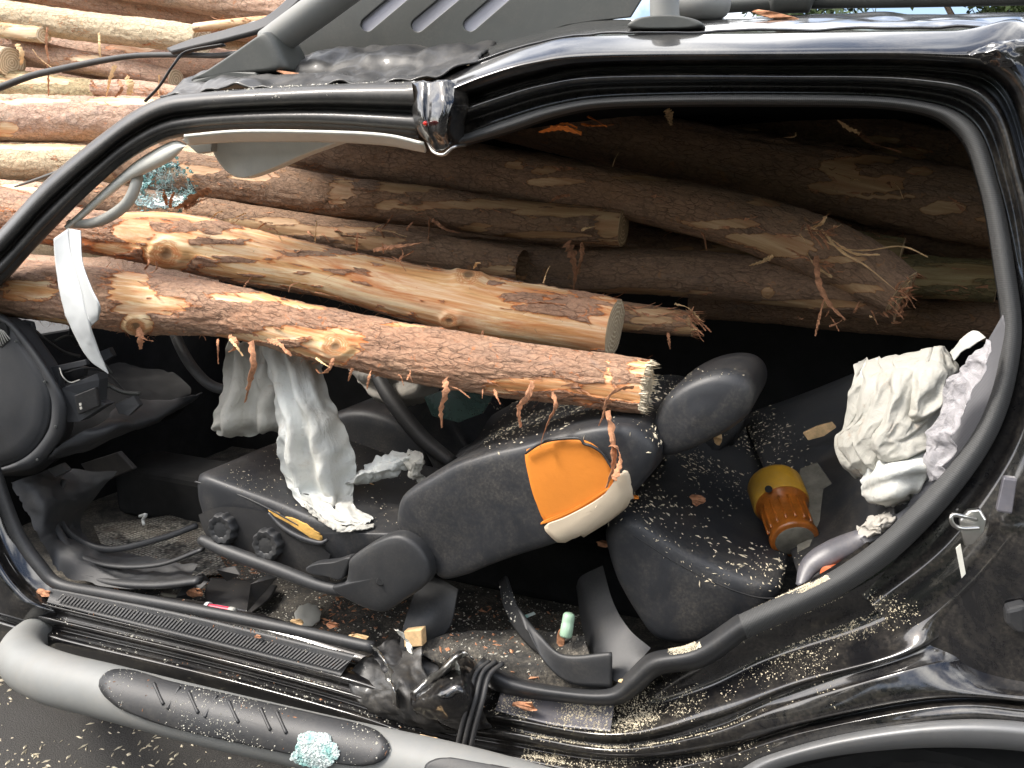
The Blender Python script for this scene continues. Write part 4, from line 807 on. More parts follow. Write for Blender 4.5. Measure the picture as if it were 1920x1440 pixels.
surf('airbag_fold', [[(1608,676,.33),(1640,672,.30),(1700,668,.28)], [(1612,700,.29),(1650,690,.27),(1700,685,.26)], [(1600,730,.30),(1640,725,.27),(1690,715,.25)]], 40, 30, 'cloth', ra, fn=P, disp=crumple(.012, 20, 17), solid=.0015)
surf('airbag_roll', [[(1620,890,.24),(1650,866,.18),(1700,852,.155),(1748,852,.16),(1752,880,.17)], [(1616,915,.20),(1650,895,.13),(1700,880,.12),(1740,885,.13),(1728,912,.15)], [(1625,938,.20),(1655,935,.14),(1690,925,.13),(1712,920,.15),(1705,935,.17)], [(1650,945,.24),(1670,948,.2),(1690,944,.18),(1700,942,.18),(1702,942,.2)]], 26, 24, 'cloth', ra, fn=P, arc=False, disp=buckle(1.25, 1.1, seed=51, lim=(-.03, .01), amp=.012, f=3, pin=.1, bend=.4), solid=.0012, sub=2)
surf('airbag_strap', [[(1782,662,.24),(1800,640,.22),(1822,622,.20),(1838,622,.19)], [(1790,674,.22),(1812,655,.2),(1836,640,.18),(1850,632,.18)]], 30, 10, 'cloth', ra, fn=P, disp=crumple(.008, 20, 18), solid=.0015)

# ------------------------------------------------------------------ LOGS
def log(label, px, mat='in', seed=1, peel=.45, patches=(), knots=(), nt=260, na=64, cut=('', 'cut'), group='logs', bend=.012, name='log', splinter=0, fib=140, flk=35):
    pts = [P(u, v, y) for u, v, y, r_ in px]; rad = [r_ * pxm(p) for (u, v, y, r_), p in zip(px, pts)]
    q = cat([(*p, r_) for p, r_ in zip(pts, rad)], nt); c = q[:, :3]; r0 = q[:, 3]
    s = np.concatenate([[0], np.cumsum(np.linalg.norm(np.diff(c, axis=0), axis=1))])
    c = c + bend * np.stack([fbm(s * 1.6, 0, i, seed + i, 2) * (0 if i == 0 else 1) for i in range(3)], 1) * np.minimum(1, np.minimum(s, s[-1] - s) * 4)[:, None]
    T = np.gradient(c, axis=0); T /= np.linalg.norm(T, axis=1)[:, None]
    N = np.cross(T, (0, 0, 1.)); N /= np.linalg.norm(N, axis=1)[:, None]; B = np.cross(N, T)
    th = np.linspace(0, 2 * math.pi, na, endpoint=False); ct, st_ = np.cos(th)[None], np.sin(th)[None]
    dirs = N[:, None, :] * ct[..., None] + B[:, None, :] * st_[..., None]
    lump = 1 + .035 * fbm(s[:, None] * 4, ct * .9, st_ * .9, seed, 3)
    rr = r0[:, None] * lump
    V0 = c[:, None, :] + dirs * rr[..., None]
    u_, v_ = proj(V0.reshape(-1, 3)); u_ = u_.reshape(nt, na); v_ = v_.reshape(nt, na)
    fac = ((np.array(CAM) - V0) * dirs).sum(-1) > 0
    S_ = s[:, None] + 0 * ct; ys = ct * .075 + 0 * S_; zs = st_ * .075 + 0 * S_
    m = fbm(S_ * 2.2, ys * 22, zs * 22, seed + 20, 4) * .55 + peel - .18 + .25 * fbm(S_ * 12, ys * 55, zs * 55, seed + 30, 3)
    m = np.clip(m, 0, 1) * .9
    dist = .75 * fbm(S_ * 16, ys * 110, zs * 110, seed + 40, 4) + .6 * fbm(S_ * 5, ys * 60, zs * 60, seed + 41, 3)
    for pt in patches:
        u0, v0, ru, rv = pt[:4]; val = pt[4] if len(pt) > 4 else 1
        du, dv = u_ - u0, v_ - v0
        d = np.sqrt((du / ru) ** 2 + (dv / rv) ** 2) + dist * .8
        g_ = np.clip((1.18 - d) / .36, 0, 1) * fac
        m = np.maximum(m, g_) if val > 0 else np.minimum(m, 1 - g_)
    kn = np.zeros_like(m); khr = np.zeros_like(m)
    for (u0, v0, kr) in knots:
        d = np.sqrt(((u_ - u0) / kr / 1.15) ** 2 + ((v_ - v0) / kr * 1.1) ** 2) + dist * .24
        g_ = np.clip(1.15 - d, 0, 1) * fac; kn = np.maximum(kn, g_)
        khr += np.where(fac, np.exp(-d ** 2 * 1.4) * .012 - np.exp(-(d / .35) ** 2) * .007 + .004 * np.exp(-((d - .85) / .2) ** 2), 0)
        m = np.maximum(m, np.clip((1.55 - d) / .4, 0, 1) * fac)
    barkness = 1 - np.clip((m - .4) / .15, 0, 1)
    sc_ = float(np.mean(r0)) / .08
    fk = fbm(S_ * 14, ys * 85, zs * 85, seed + 52, 3) * 2.6 + 5; fs = np.floor(fk); ff_ = np.clip((fk - fs - .5) * 6 + .5, 0, 1); flake = (fs + ff_ - 5) / 2.6
    disp = barkness * (.0035 + .0042 * flake + .0042 * fbm(S_ * 22, ys * 110, zs * 110, seed + 50, 4) + .0018 * fbm(S_ * 70, ys * 260, zs * 260, seed + 55, 2)) + (1 - barkness) * .0012 * fbm(S_ * 9, ys * 120, zs * 120, seed + 60, 3)
    V = c[:, None, :] + dirs * (rr + disp * sc_ + khr)[..., None]
    lc = np.stack([S_ + seed * 3.1, (ct * rr), (st_ * rr)], -1)
    base = c[len(c) // 2] * np.array((1, 1, 0))
    e = empty(name, tuple(c[len(c) // 2]), label, 'log', group)
    mesh('bark', V.reshape(-1, 3), gridfaces(nt, na, True), ML[mat], e, attrs={'peel': m.ravel(), 'knot': kn.ravel(), 'lc': lc.reshape(-1, 3)})
    for end, cm in ((0, cut[0]), (nt - 1, cut[1])):
        if not cm: continue
        rim = V[end]; cc = rim.mean(0); W_ = []; lcc = []; sg = 1 if end else -1
        rings = (1.0, .97, .85, .7, .5, .3, .12)
        for i, s__ in enumerate(rings):
            q_ = cc + (rim - cc) * s__ + sg * T[end] * (0 if i == 0 else .0015 + .0025 * fbm(rim[:, 0] * 60, rim[:, 1] * 60, s__ * 3, seed, 2)[:, None] + (.004 if i > 1 else 0) * 0)
            W_.append(q_); lcc.append(np.stack([np.zeros(na), ct[0] * r0[end] * s__, st_[0] * r0[end] * s__], 1))
        W_ = np.array(W_).reshape(-1, 3); lcc = np.array(lcc).reshape(-1, 3)
        W_ = np.vstack([W_, cc + sg * T[end] * .002]); lcc = np.vstack([lcc, (0, 0, 0)]); k0 = len(rings) * na
        F_ = gridfaces(len(rings), na, True) + [(k0, (len(rings) - 1) * na + j, (len(rings) - 1) * na + (j + 1) % na) for j in range(na)]
        if end == 0: F_ = [f[::-1] for f in F_]
        mesh('cut_end', W_, F_, cm, e, attrs={'lc': lcc})
    if fib:
        r3 = np.random.default_rng(seed + 77); bi = r3.integers(2, nt - 2, fib * 6); bj = r3.integers(0, na, fib * 6)
        sel = [(a, b) for a, b in zip(bi, bj) if .25 < m[a, b] < .75][:fib]; fv, ff, fl_ = [], [], []
        for a, b in sel:
            p = V[a, b]; o_ = dirs[a, b]; t_ = T[a] * r3.choice((-1, 1)); ln_ = r3.uniform(.006, .034); w_ = r3.uniform(.0004, .0012); sd = np.cross(o_, t_); b0 = len(fv)
            k1 = r3.uniform(.15, .7); sw = sd * r3.uniform(-.5, .5)
            for q_, ww in ((0, 1), (.5, .8), (1, .15)):
                cc_ = p + (t_ + sw * q_) * ln_ * q_ + o_ * (ln_ * k1 * (q_ ** 1.5) * 1.0 - .0005) - np.array((0, 0, 1)) * ln_ * .3 * q_ ** 2
                fv += [cc_ - sd * w_ * ww, cc_ + sd * w_ * ww]
            ff += [(b0, b0+1, b0+3, b0+2), (b0+2, b0+3, b0+5, b0+4)]
        sel = [(a, b) for a, b in zip(bi, bj) if .3 < m[a, b] < .7][-flk:]
        for a, b in sel:
            p = V[a, b]; o_ = dirs[a, b]; t_ = T[a] * r3.choice((-1, 1)); sd = np.cross(o_, t_); t_ = t_ + sd * r3.uniform(-.6, .6); ln_ = r3.uniform(.010, .035); w_ = r3.uniform(.0015, .005); b0 = len(fv); lift = r3.uniform(.1, .6); nn_ = 5
            for q_ in range(nn_):
                x = q_ / (nn_ - 1); cc_ = p + t_ * ln_ * x + o_ * (.002 + ln_ * lift * x ** 2); ww = w_ * (1 - .75 * x) * r3.uniform(.6, 1.3)
                fv += [cc_ - sd * ww, cc_ + sd * ww * r3.uniform(.5, 1.2)]
            ff += [(b0 + 2 * q_, b0 + 2 * q_ + 1, b0 + 2 * q_ + 3, b0 + 2 * q_ + 2) for q_ in range(nn_ - 1)]
        o_ = mesh('bark_fibre', fv, ff, 'barkchip' if seed % 2 else 'barkchip', e, smooth=False); o_['kind'] = 'stuff'
    if splinter:
        sp_v, sp_f = [], []; rim = V[-1]; cc = rim.mean(0); lc2 = []
        r2 = random.Random(seed)
        for i in range(splinter):
            a = r2.uniform(0, 6.28); q_ = r2.uniform(.72, 1.0); j = int(a / 6.283 * na) % na
            p = cc + (rim[j] - cc) * q_; tn = np.cross(T[-1], rim[j] - cc); tn /= np.linalg.norm(tn); ln_ = r2.uniform(.004, .02 if splinter > 100 else .03) if q_ > .85 else r2.uniform(.002, .007)
            od = (rim[j] - cc) / np.linalg.norm(rim[j] - cc)
            b0 = len(sp_v); w__ = r2.uniform(.001, .0028 if splinter > 100 else .0055)
            sp_v += [p - tn * w__ - T[-1] * .003, p + tn * w__ - T[-1] * .003, p + od * w__ - T[-1] * .003, p + T[-1] * ln_ + od * ln_ * r2.uniform(-.2, .5) + tn * r2.uniform(-.3, .3) * ln_ * (1 if splinter > 100 else 3)]
            sp_f += [(b0, b0+1, b0+3), (b0+1, b0+2, b0+3), (b0+2, b0, b0+3)]; lc2 += [(0, .05, .05)] * 4
        o_ = mesh('splinters', sp_v, sp_f, 'cut' if splinter > 100 else 'barkchip', e, smooth=False, attrs={'lc': lc2}); o_['kind'] = 'stuff'
    return e
def bark_strip(px, wpx, parent, mat='barkchip', seed=0, curl=.6, name='bark_strip', fn=P):
    r2 = random.Random(seed * 7 + len(px)); pts = [fn(*p) for p in px]; n = 22
    c = cat([tuple(p) for p in pts], n); T = np.gradient(c, axis=0); T /= np.linalg.norm(T, axis=1)[:, None] + 1e-9
    V = []; ph = r2.uniform(0, 6)
    for i in range(n):
        t = i / (n - 1); a = ph + curl * t * 5; wd = wpx * .5 * pxm(c[i]) * (.9 - .75 * abs(t - .35) ** 1.3) * (1 + .35 * math.sin(i * 1.9 + seed) * r2.uniform(.3, 1))
        side = np.cross(T[i], (0, 1., 0)); side /= np.linalg.norm(side) + 1e-9
        ax = side * math.cos(a * .35) + np.array((0, 1., 0)) * math.sin(a * .35)
        for s_ in (-1, -.4, .4, 1): V.append(c[i] + ax * wd * (s_ * (1 if abs(s_) < 1 else r2.uniform(.6, 1.35))) + np.array((0, 1, 0)) * (.002 * abs(s_) + .0015 * r2.uniform(-1, 1)))
    return mesh(name, V, gridfaces(n, 4), mat, parent, solid=.0007, smooth=False)
H1 = log('bright upper front log, half peeled, with ringed sawn end above the seat', [(-260,330,.48,42),(-60,378,.45,42),(60,405,.43,42),(180,431,.42,38),(330,450,.42,51),(450,476,.42,52),(600,505,.42,46),(750,538,.42,49),(900,567,.42,56),(1050,596,.42,54),(1152,616,.42,54)], 'hero', 3, .46,
    patches=[(420,470,120,14),(500,505,90,12),(640,490,100,12),(480,440,160,10),(215,465,40,12),(700,555,60,22),(820,545,50,18),(1000,640,150,14),(900,598,60,14),(340,400,110,14),(560,455,120,16),(250,432,35,22),(760,500,60,44),(740,545,50,45),(560,525,120,14),(640,548,70,20),(850,520,80,20),(880,560,60,25),(960,585,110,28),(1060,640,120,26),(930,632,110,20),(1135,600,30,60),(820,590,40,28),(1020,540,120,12),(445,505,60,12),(1000,620,160,22),(400,430,22,10,-1),(700,600,40,16,-1),(1060,578,85,16,-1),(980,560,40,10,-1)],
    knots=[(317,474,30),(878,520,27),(845,598,16)], nt=560, na=150, cut=('', 'cut'), group='long logs jammed through the front door', fib=1200, flk=260)
H2 = log('lowest front log, reddish bark with round pale knot and splintered end', [(-260,470,.26,50),(-60,526,.25,52),(50,545,.245,53),(250,569,.24,56),(450,593,.24,47),(650,640,.24,50),(850,674,.24,52),(1050,702,.24,48),(1212,726,.24,48)], 'hero', 11, .20,
    patches=[(58,545,52,20),(245,545,42,38),(310,570,60,14),(270,575,60,16),(620,650,55,30),(540,625,70,12),(470,558,80,9),(585,570,60,12),(690,575,60,10),(780,610,60,6),(1160,735,100,18),(1000,722,90,12),(1205,690,26,16),(1140,715,8,30),(440,632,80,8),(80,602,90,7),(850,650,60,8,-1)],
    knots=[(632,648,27),(258,608,20)], nt=560, na=150, cut=('', 'cut'), group='long logs jammed through the front door', splinter=260, fib=1000, flk=220)
# strips hanging from the two front logs
for i, (px_, w_) in enumerate([([(258,615,.17),(262,632,.16),(262,655,.16)],14), ([(262,632,.165),(275,638,.15),(286,640,.15)],7), ([(428,632,.18),(442,640,.15),(438,655,.15),(428,660,.15)],11),
      ([(470,640,.17),(474,680,.14),(468,715,.14),(458,755,.14)],15), ([(500,638,.17),(522,645,.13),(535,658,.12),(545,668,.12)],10), ([(625,672,.17),(614,694,.15),(600,700,.15),(592,692,.15)],9),
      ([(660,690,.17),(655,705,.16),(652,715,.16)],6), ([(768,690,.16),(768,702,.15),(762,712,.14)],7), ([(833,712,.16),(835,735,.13),(826,765,.12),(828,802,.12)],17), ([(998,715,.15),(988,745,.13),(972,765,.12),(975,802,.12)],12),
      ([(1035,735,.15),(1042,760,.13),(1030,785,.12),(1018,815,.12),(1012,840,.11)],13), ([(1188,726,.17),(1160,730,.13),(1138,748,.12),(1130,780,.12),(1122,798,.12)],9), ([(1140,770,.14),(1146,810,.12),(1150,850,.11),(1148,880,.11),(1136,915,.11)],13), ([(1144,835,.11),(1158,842,.1),(1162,870,.1),(1150,900,.1)],26)]):
    bark_strip(px_, w_, H2, seed=i, mat='barkchip' if i not in (5, 10, 13) else 'woodstrip' if 'woodstrip' in M else 'barkchip')
for i, (px_, w_) in enumerate([([(312,385,.33),(308,370,.32),(306,355,.32)],9), ([(318,390,.33),(320,372,.31),(326,360,.31)],8), ([(330,392,.32),(350,380,.30),(372,366,.30),(395,355,.30)],22), ([(345,390,.32),(372,378,.30),(390,372,.30)],14),
      ([(560,530,.33),(545,535,.31),(540,548,.31)],9), ([(470,520,.33),(462,530,.31),(456,540,.31)],8), ([(668,470,.36),(668,452,.34),(670,436,.34)],6), ([(740,490,.38),(760,480,.36),(775,470,.36)],7), ([(700,470,.38),(735,462,.36),(765,460,.36),(790,455,.36)],10), ([(745,490,.38),(755,478,.36),(752,465,.36)],6), ([(278,478,.36),(278,494,.34),(270,505,.34)],6), ([(292,490,.34),(292,505,.33),(276,515,.33)],6),
      ([(640,560,.33),(610,552,.32),(590,548,.32)],12), ([(905,620,.32),(902,640,.31),(908,655,.31)],5), ([(1000,545,.32),(1030,548,.31),(1065,556,.31)],9), ([(985,570,.32),(1020,568,.31),(1060,572,.31)],8)]):
    bark_strip(px_, w_, H1, seed=20 + i)
INL = [
 ('brown log with a blunt sawn end, highest of those ending mid-cabin', [(240,300,.8,42),(380,332,.78,40),(667,373,.75,37),(900,402,.75,35),(1168,427,.75,34)], 'in', 21, .36, [(900,385,160,9),(1050,398,90,9),(1140,425,26,30),(760,352,60,10),(640,360,25,25),(480,330,50,8),(1020,440,90,6)], [], ('', 'cut_dark')),
 ('thick crooked log sloping down to a splintered rear end', [(420,205,.95,44),(596,268,.9,44),(860,312,.85,46),(1100,350,.8,44),(1219,374,.78,42),(1431,432,.74,50),(1590,490,.7,52),(1690,548,.66,42)], 'in', 23, .22, [(1350,420,70,9),(1420,448,60,10),(1480,462,45,16),(1250,335,110,5),(1440,380,40,8),(965,310,20,8),(1020,320,24,7),(1600,540,80,7)], [], ('', 'cut_dark')),
 ('straight dark log under the crooked one, reaching the rear seat', [(560,470,.85,34),(760,478,.85,38),(1000,498,.82,40),(1378,520,.78,42),(1617,550,.74,46),(1686,560,.73,46)], 'in', 27, .16, [(1240,548,90,5),(1480,570,120,8),(1180,543,60,4)], [(1440,548,8)], ('', 'cut_dark')),
 ('huge dark brown log along the cabin ceiling with pale scars', [(760,150,1.15,50),(1000,220,1.1,52),(1272,285,1.05,54),(1591,345,1.0,62),(1830,392,.98,62),(2100,450,.95,60)], 'in', 31, .20, [(1600,350,85,14),(1570,320,30,22),(1770,388,35,12),(1720,325,22,8),(1680,335,26,7),(1640,300,50,8)], [], ('', 'cut_dark')),
 ('blackish log highest under the rear roof', [(900,190,1.3,44),(1200,235,1.3,44),(1500,255,1.28,46),(1800,300,1.25,46),(2100,350,1.25,46)], 'in', 35, .15, [(1370,250,80,10),(1690,290,50,12),(1660,262,40,6)], [], ('', '')),
 ('short olive log end left of the ribbed seal, upper one', [(1250,405,1.0,26),(1500,447,.95,28),(1689,477,.93,28)], 'olive', 37, .5, [(1640,470,50,20)], [], ('', 'cut_dark')),
 ('olive smooth log ending beside the rear door seal', [(1400,490,1.0,36),(1600,505,.98,38),(1868,528,.95,38)], 'olive', 39, .55, [(1750,515,120,18)], [], ('', 'cut_dark')),
 ('dim brown log between the olive log and the ceiling log', [(1300,380,1.15,28),(1600,430,1.12,30),(1900,470,1.1,32),(2100,500,1.1,32)], 'in', 41, .2, [], [], ('', '')),
 ('dim log at the bottom right of the stack behind the airbag', [(1300,560,1.2,36),(1600,585,1.15,36),(2000,610,1.1,38)], 'in', 43, .2, [], [], ('', '')),
 ('short broken log stump poking out past the ringed log end', [(850,560,.62,24),(1060,580,.6,25),(1200,597,.6,26),(1300,608,.6,22)], 'in', 45, .3, [(1230,585,50,6),(1290,618,24,8),(1300,600,14,12)], [], ('', 'cut_dark')),
 ('thin peeled log just behind the bright upper log', [(120,360,.75,28),(350,392,.72,30),(540,425,.7,30),(800,470,.7,30),(980,500,.7,30)], 'in', 47, .42, [(560,432,160,10),(450,420,50,10),(700,450,60,8)], [], ('', '')),
 ('shadowed log behind the sun visor and mid pillar', [(300,255,1.25,46),(600,290,1.2,46),(900,330,1.2,46),(1250,400,1.2,46),(1500,450,1.2,44)], 'in', 49, .15, [], [], ('', '')),
 ('dark log low at the back of the stack below the cut end', [(300,420,1.2,34),(700,445,1.15,36),(1200,460,1.1,38),(1450,480,1.1,38)], 'in', 51, .15, [], [], ('', '')),
]
IL = []
for lab, px_, mt, sd, pe_, pa_, kn_, cu in INL:
    rq = random.Random(sd * 3)
    for t_ in range(5):
        a_ = px_[rq.randrange(len(px_))]; pa_ = pa_ + [(a_[0] + rq.uniform(-90, 90), a_[1] + rq.uniform(-.7, .8) * a_[3], rq.uniform(14, 70), rq.uniform(3, 9))]
    IL.append(log(lab, px_, mt, sd, pe_, pa_, kn_, nt=300, na=72, cut=cu, group='logs packed inside the cabin', fib=420, flk=80, splinter={23: 64, 27: 60, 45: 55}.get(sd, 0)))
L1_, L4_, L5_, L6_ = IL[0], IL[1], IL[2], IL[3]
for par, px_, w_, mt in [(L1_, [(1062,455,.70),(1072,480,.66),(1078,510,.66),(1075,545,.66)], 22, 'barkchip'), (L1_, [(1090,455,.70),(1090,480,.67),(1080,515,.66)], 10, 'barkchip'), (L1_, [(805,410,.70),(803,440,.67),(800,480,.67)], 9, 'barkchip'), (L1_, [(810,412,.7),(835,430,.67),(860,437,.67)], 7, 'barkchip'), (L1_, [(775,415,.7),(765,425,.68),(762,432,.68)], 7, 'barkchip'),
        (L1_, [(1090,432,.68),(1100,428,.66),(1118,424,.66)], 8, 'woodchip'), (L1_, [(1030,380,.7),(1045,370,.68),(1068,366,.68)], 10, 'barkchip'),
        (L4_, [(1510,430,.62),(1540,420,.58),(1548,405,.58)], 18, 'woodchip'), (L4_, [(1520,425,.6),(1560,460,.57),(1620,470,.57),(1690,462,.57),(1740,482,.57)], 5, 'woodchip'), (L4_, [(1540,430,.6),(1575,470,.57),(1625,500,.57),(1680,545,.57)], 7, 'woodchip'), (L4_, [(1560,450,.6),(1600,475,.57),(1650,478,.57)], 7, 'woodchip'),
        (L4_, [(1530,480,.62),(1535,530,.55),(1555,570,.54),(1585,600,.54)], 15, 'barkchip'), (L4_, [(1582,598,.54),(1570,606,.54),(1555,612,.54)], 10, 'barkchip'), (L4_, [(1545,560,.58),(1535,600,.57),(1528,630,.57)], 8, 'barkchip'), (L4_, [(1310,420,.72),(1320,445,.7),(1325,470,.7)], 6, 'barkchip'), (L4_, [(1510,470,.66),(1530,500,.6),(1560,520,.6)], 14, 'woodchip'),
        (L4_, [(1450,480,.68),(1430,490,.66),(1405,498,.66)], 10, 'woodchip'), (L4_, [(1160,285,.8),(1152,300,.78),(1146,320,.78)], 3, 'woodchip'), (L5_, [(1640,560,.66),(1700,555,.64),(1686,590,.64)], 7, 'barkchip'),
        (L6_, [(1570,225,.9),(1590,240,.88),(1612,250,.88)], 12, 'woodchip'), (L6_, [(1610,250,.9),(1640,270,.88),(1690,285,.88)], 16, 'barkchip'), (L6_, [(1250,205,.95),(1255,218,.94),(1258,235,.94)], 14, 'woodchip'), (L6_, [(1470,258,.95),(1490,256,.93),(1492,248,.93)], 4, 'woodchip'),
        (L6_, [(1010,248,.45),(1050,240,.42),(1090,250,.42)], 14, 'glowchip'), (L6_, [(1030,240,.45),(1060,232,.42),(1082,240,.42)], 8, 'glowchip'), (L6_, [(1102,218,.45),(1120,228,.42),(1138,238,.42)], 8, 'glowchip'), (L6_, [(1090,232,.48),(1110,236,.45),(1150,234,.45)], 5, 'glowchip'),
        (IL[9], [(1265,570,.56),(1290,578,.54),(1312,600,.54)], 14, 'woodchip'), (IL[9], [(1252,620,.58),(1254,640,.57),(1256,655,.57)], 7, 'barkchip')]:
    bark_strip(px_, w_, par, mat=mt if mt in M else 'barkchip', seed=int(px_[0][0]))
rs2 = random.Random(3)
for par, u0, v0, y0_, n_, ru, rv_ in ((L4_, 1530, 430, .6, 16, 34, 16), (L4_, 1680, 560, .6, 10, 14, 30), (L6_, 1600, 330, .88, 8, 90, 16), (IL[9], 1300, 605, .56, 8, 16, 18), (IL[10], 620, 435, .66, 9, 120, 8), (L5_, 1560, 590, .68, 7, 90, 10), (H2, 700, 690, .16, 9, 420, 30), (H1, 700, 480, .37, 10, 320, 20)):
    for i in range(n_):
        u, v = u0 + rs2.uniform(-ru, ru), v0 + rs2.uniform(-rv_, rv_)
        if par in (H1, H2): v = (np.interp(u, [250, 450, 650, 850, 1050], [625, 640, 688, 725, 748]) if par is H2 else np.interp(u, [400, 600, 900, 1100], [412, 458, 512, 552])) + rs2.uniform(-6, 2)
        a, L__ = rs2.uniform(-1.2, 1.2) + (1.4 if par is H2 else -.5 if par is H1 else 0), rs2.uniform(12, 44)
        bark_strip([(u, v, y0_), (u + L__ * .5 * math.cos(a), v + L__ * .5 * math.sin(a) + rs2.uniform(-4, 4), y0_ - .025), (u + L__ * math.cos(a), v + L__ * math.sin(a) + rs2.uniform(-3, 9), y0_ - .03)], rs2.uniform(2, 8), par, mat=rs2.choice(['barkchip', 'woodchip', 'barkchip']), seed=i + int(u0))
# pile outside, ahead of the car
PL = [
 ('long pale tan log slanting across the pile top, darker round end', [(-300,-20,1.35,24),(-50,15,1.3,24),(120,42,1.3,25),(250,58,1.28,25),(380,76,1.25,24)], 'tan', 61, .35, [], ('', 'cut')),
 ('slim pinkish log just above the tan log', [(60,-15,1.5,16),(200,8,1.5,19),(330,26,1.5,19),(480,44,1.5,18),(600,60,1.5,18)], 'pile', 63, .3, [], ('', '')),
 ('red brown log at the very top of the pile', [(100,-60,1.4,30),(300,-20,1.4,30),(460,5,1.4,32),(620,30,1.4,32)], 'pile', 65, .2, [], ('', '')),
 ('short peeled log with pale end by the left edge', [(-200,38,1.3,15),(-30,52,1.3,15),(82,66,1.25,14)], 'tan', 67, .6, [(40,60,60,10)], ('', 'cut')),
 ('reddish log filling the gap under the tan log', [(-200,60,1.6,34),(0,80,1.6,36),(180,104,1.6,36),(400,130,1.6,36),(560,150,1.6,36)], 'pile', 69, .2, [(260,90,50,10)], ('', '')),
 ('charred looking dark log above the black cable', [(40,82,1.35,18),(90,100,1.35,20),(200,125,1.35,19),(330,150,1.35,18)], 'pile', 71, .25, [(160,110,40,6)], ('', 'cut')),
 ('stubby log with a sawn end at the left edge under the pale one', [(-200,90,1.3,26),(-60,108,1.3,27),(22,118,1.28,26)], 'tan', 73, .3, [], ('', 'cut')),
 ('mossy grey green log stump below the cable', [(-200,140,1.35,30),(-20,158,1.32,30),(100,172,1.3,28),(195,178,1.28,24)], 'moss', 75, .4, [(60,150,60,12)], ('', 'cut')),
 ('orange brown log behind the moss log, right half', [(120,118,1.45,18),(220,138,1.45,19),(330,168,1.42,20),(460,200,1.4,20)], 'pile', 77, .3, [(230,130,40,8)], ('', '')),
 ('thick reddish flaky log level with the windscreen top', [(-300,215,1.2,40),(-60,222,1.2,41),(120,226,1.2,40),(260,224,1.2,38),(420,232,1.2,38)], 'pile', 79, .22, [(230,192,70,7),(60,190,80,5),(15,240,22,14)], ('', '')),
 ('straight tan log under the thick flaky log', [(-300,292,1.15,31),(-60,297,1.15,32),(120,302,1.15,32),(300,306,1.15,32),(480,315,1.15,32)], 'tan', 81, .3, [(60,275,90,6)], ('', '')),
 ('peeled orange log end just above the front pillar', [(-300,360,1.0,34),(-60,372,1.0,36),(60,382,1.0,36),(240,395,1.0,34),(420,410,1.0,32)], 'pile', 83, .5, [(20,360,60,14),(60,390,40,12)], ('', '')),
 ('pale thin peeled log near the torn weather strip', [(366,52,1.2,8),(420,46,1.2,9),(520,38,1.2,9)], 'tan', 85, .8, [(400,46,60,8)], ('cut', '')),
 ('log with frayed brown fibres lying on the flaky log', [(180,165,1.25,14),(240,172,1.25,18),(300,178,1.25,18),(400,188,1.25,16)], 'pile', 87, .35, [], ('cut', '')),
]
ML['moss'] = logmat('mossy_log', (.16, .15, .07), (.34, .28, .15), (.46, .38, .22), (.7, .5, .26), (.8, .62, .36), (.40, .22, .10))
for lab, px_, mt, sd, pe_, pa_, cu in PL:
    log(lab, px_, mt, sd, pe_, pa_, [], nt=240, na=64, fib=220, cut=cu, group='logs in the pile ahead of the car')
for i in range(13):     # deeper rows of the pile
    v = -230 + i * 62
    y_ = 2.0 + .16 * (i % 3)
    wd = ['brown', 'reddish', 'tan', 'grey brown'][i % 4]
    pos = 'first second third fourth fifth sixth seventh eighth ninth tenth eleventh twelfth thirteenth'.split()[i]
    log(f'{wd} log deep in the pile, {pos} of the back row counted downwards', [(-500,v-20,y_,36),(0,v,y_,38),(400,v+16,y_,38),(900,v+30,y_,38)], ('pile', 'tan')[i % 2], 90 + i, .25, nt=90, na=30, fib=0, cut=('', ''), group='back row logs of the pile')
for i in range(30):     # fibres on the pile
    u, v = random.uniform(10, 330), random.uniform(60, 190)
# loose stringy bark on the pile
ps_ = empty('bark_fibres', P(220,150,1.1), 'stringy torn bark fibres caught between the pile logs above the flaky log', 'bark fibres')
for i, (px_, w_) in enumerate([([(88,50,1.12),(86,90,1.1),(92,120,1.1)],5), ([(30,82,1.1),(40,100,1.1),(38,122,1.1)],10), ([(215,122,1.1),(205,150,1.08),(198,182,1.08)],9), ([(88,118,1.1),(90,150,1.1),(90,180,1.1)],4), ([(185,62,1.12),(186,90,1.1),(188,110,1.1)],5), ([(235,145,1.1),(245,160,1.1),(240,178,1.1)],16), ([(220,150,1.1),(228,165,1.08),(215,182,1.08)],8), ([(298,140,1.1),(296,165,1.1),(298,182,1.1)],8), ([(60,92,1.1),(74,110,1.1),(100,130,1.1)],5), ([(170,150,1.1),(180,165,1.1),(196,160,1.1)],6)]):
    bark_strip(px_, w_, ps_, mat='woodchip' if i % 3 else 'barkchip', seed=60 + i, name='fibre')

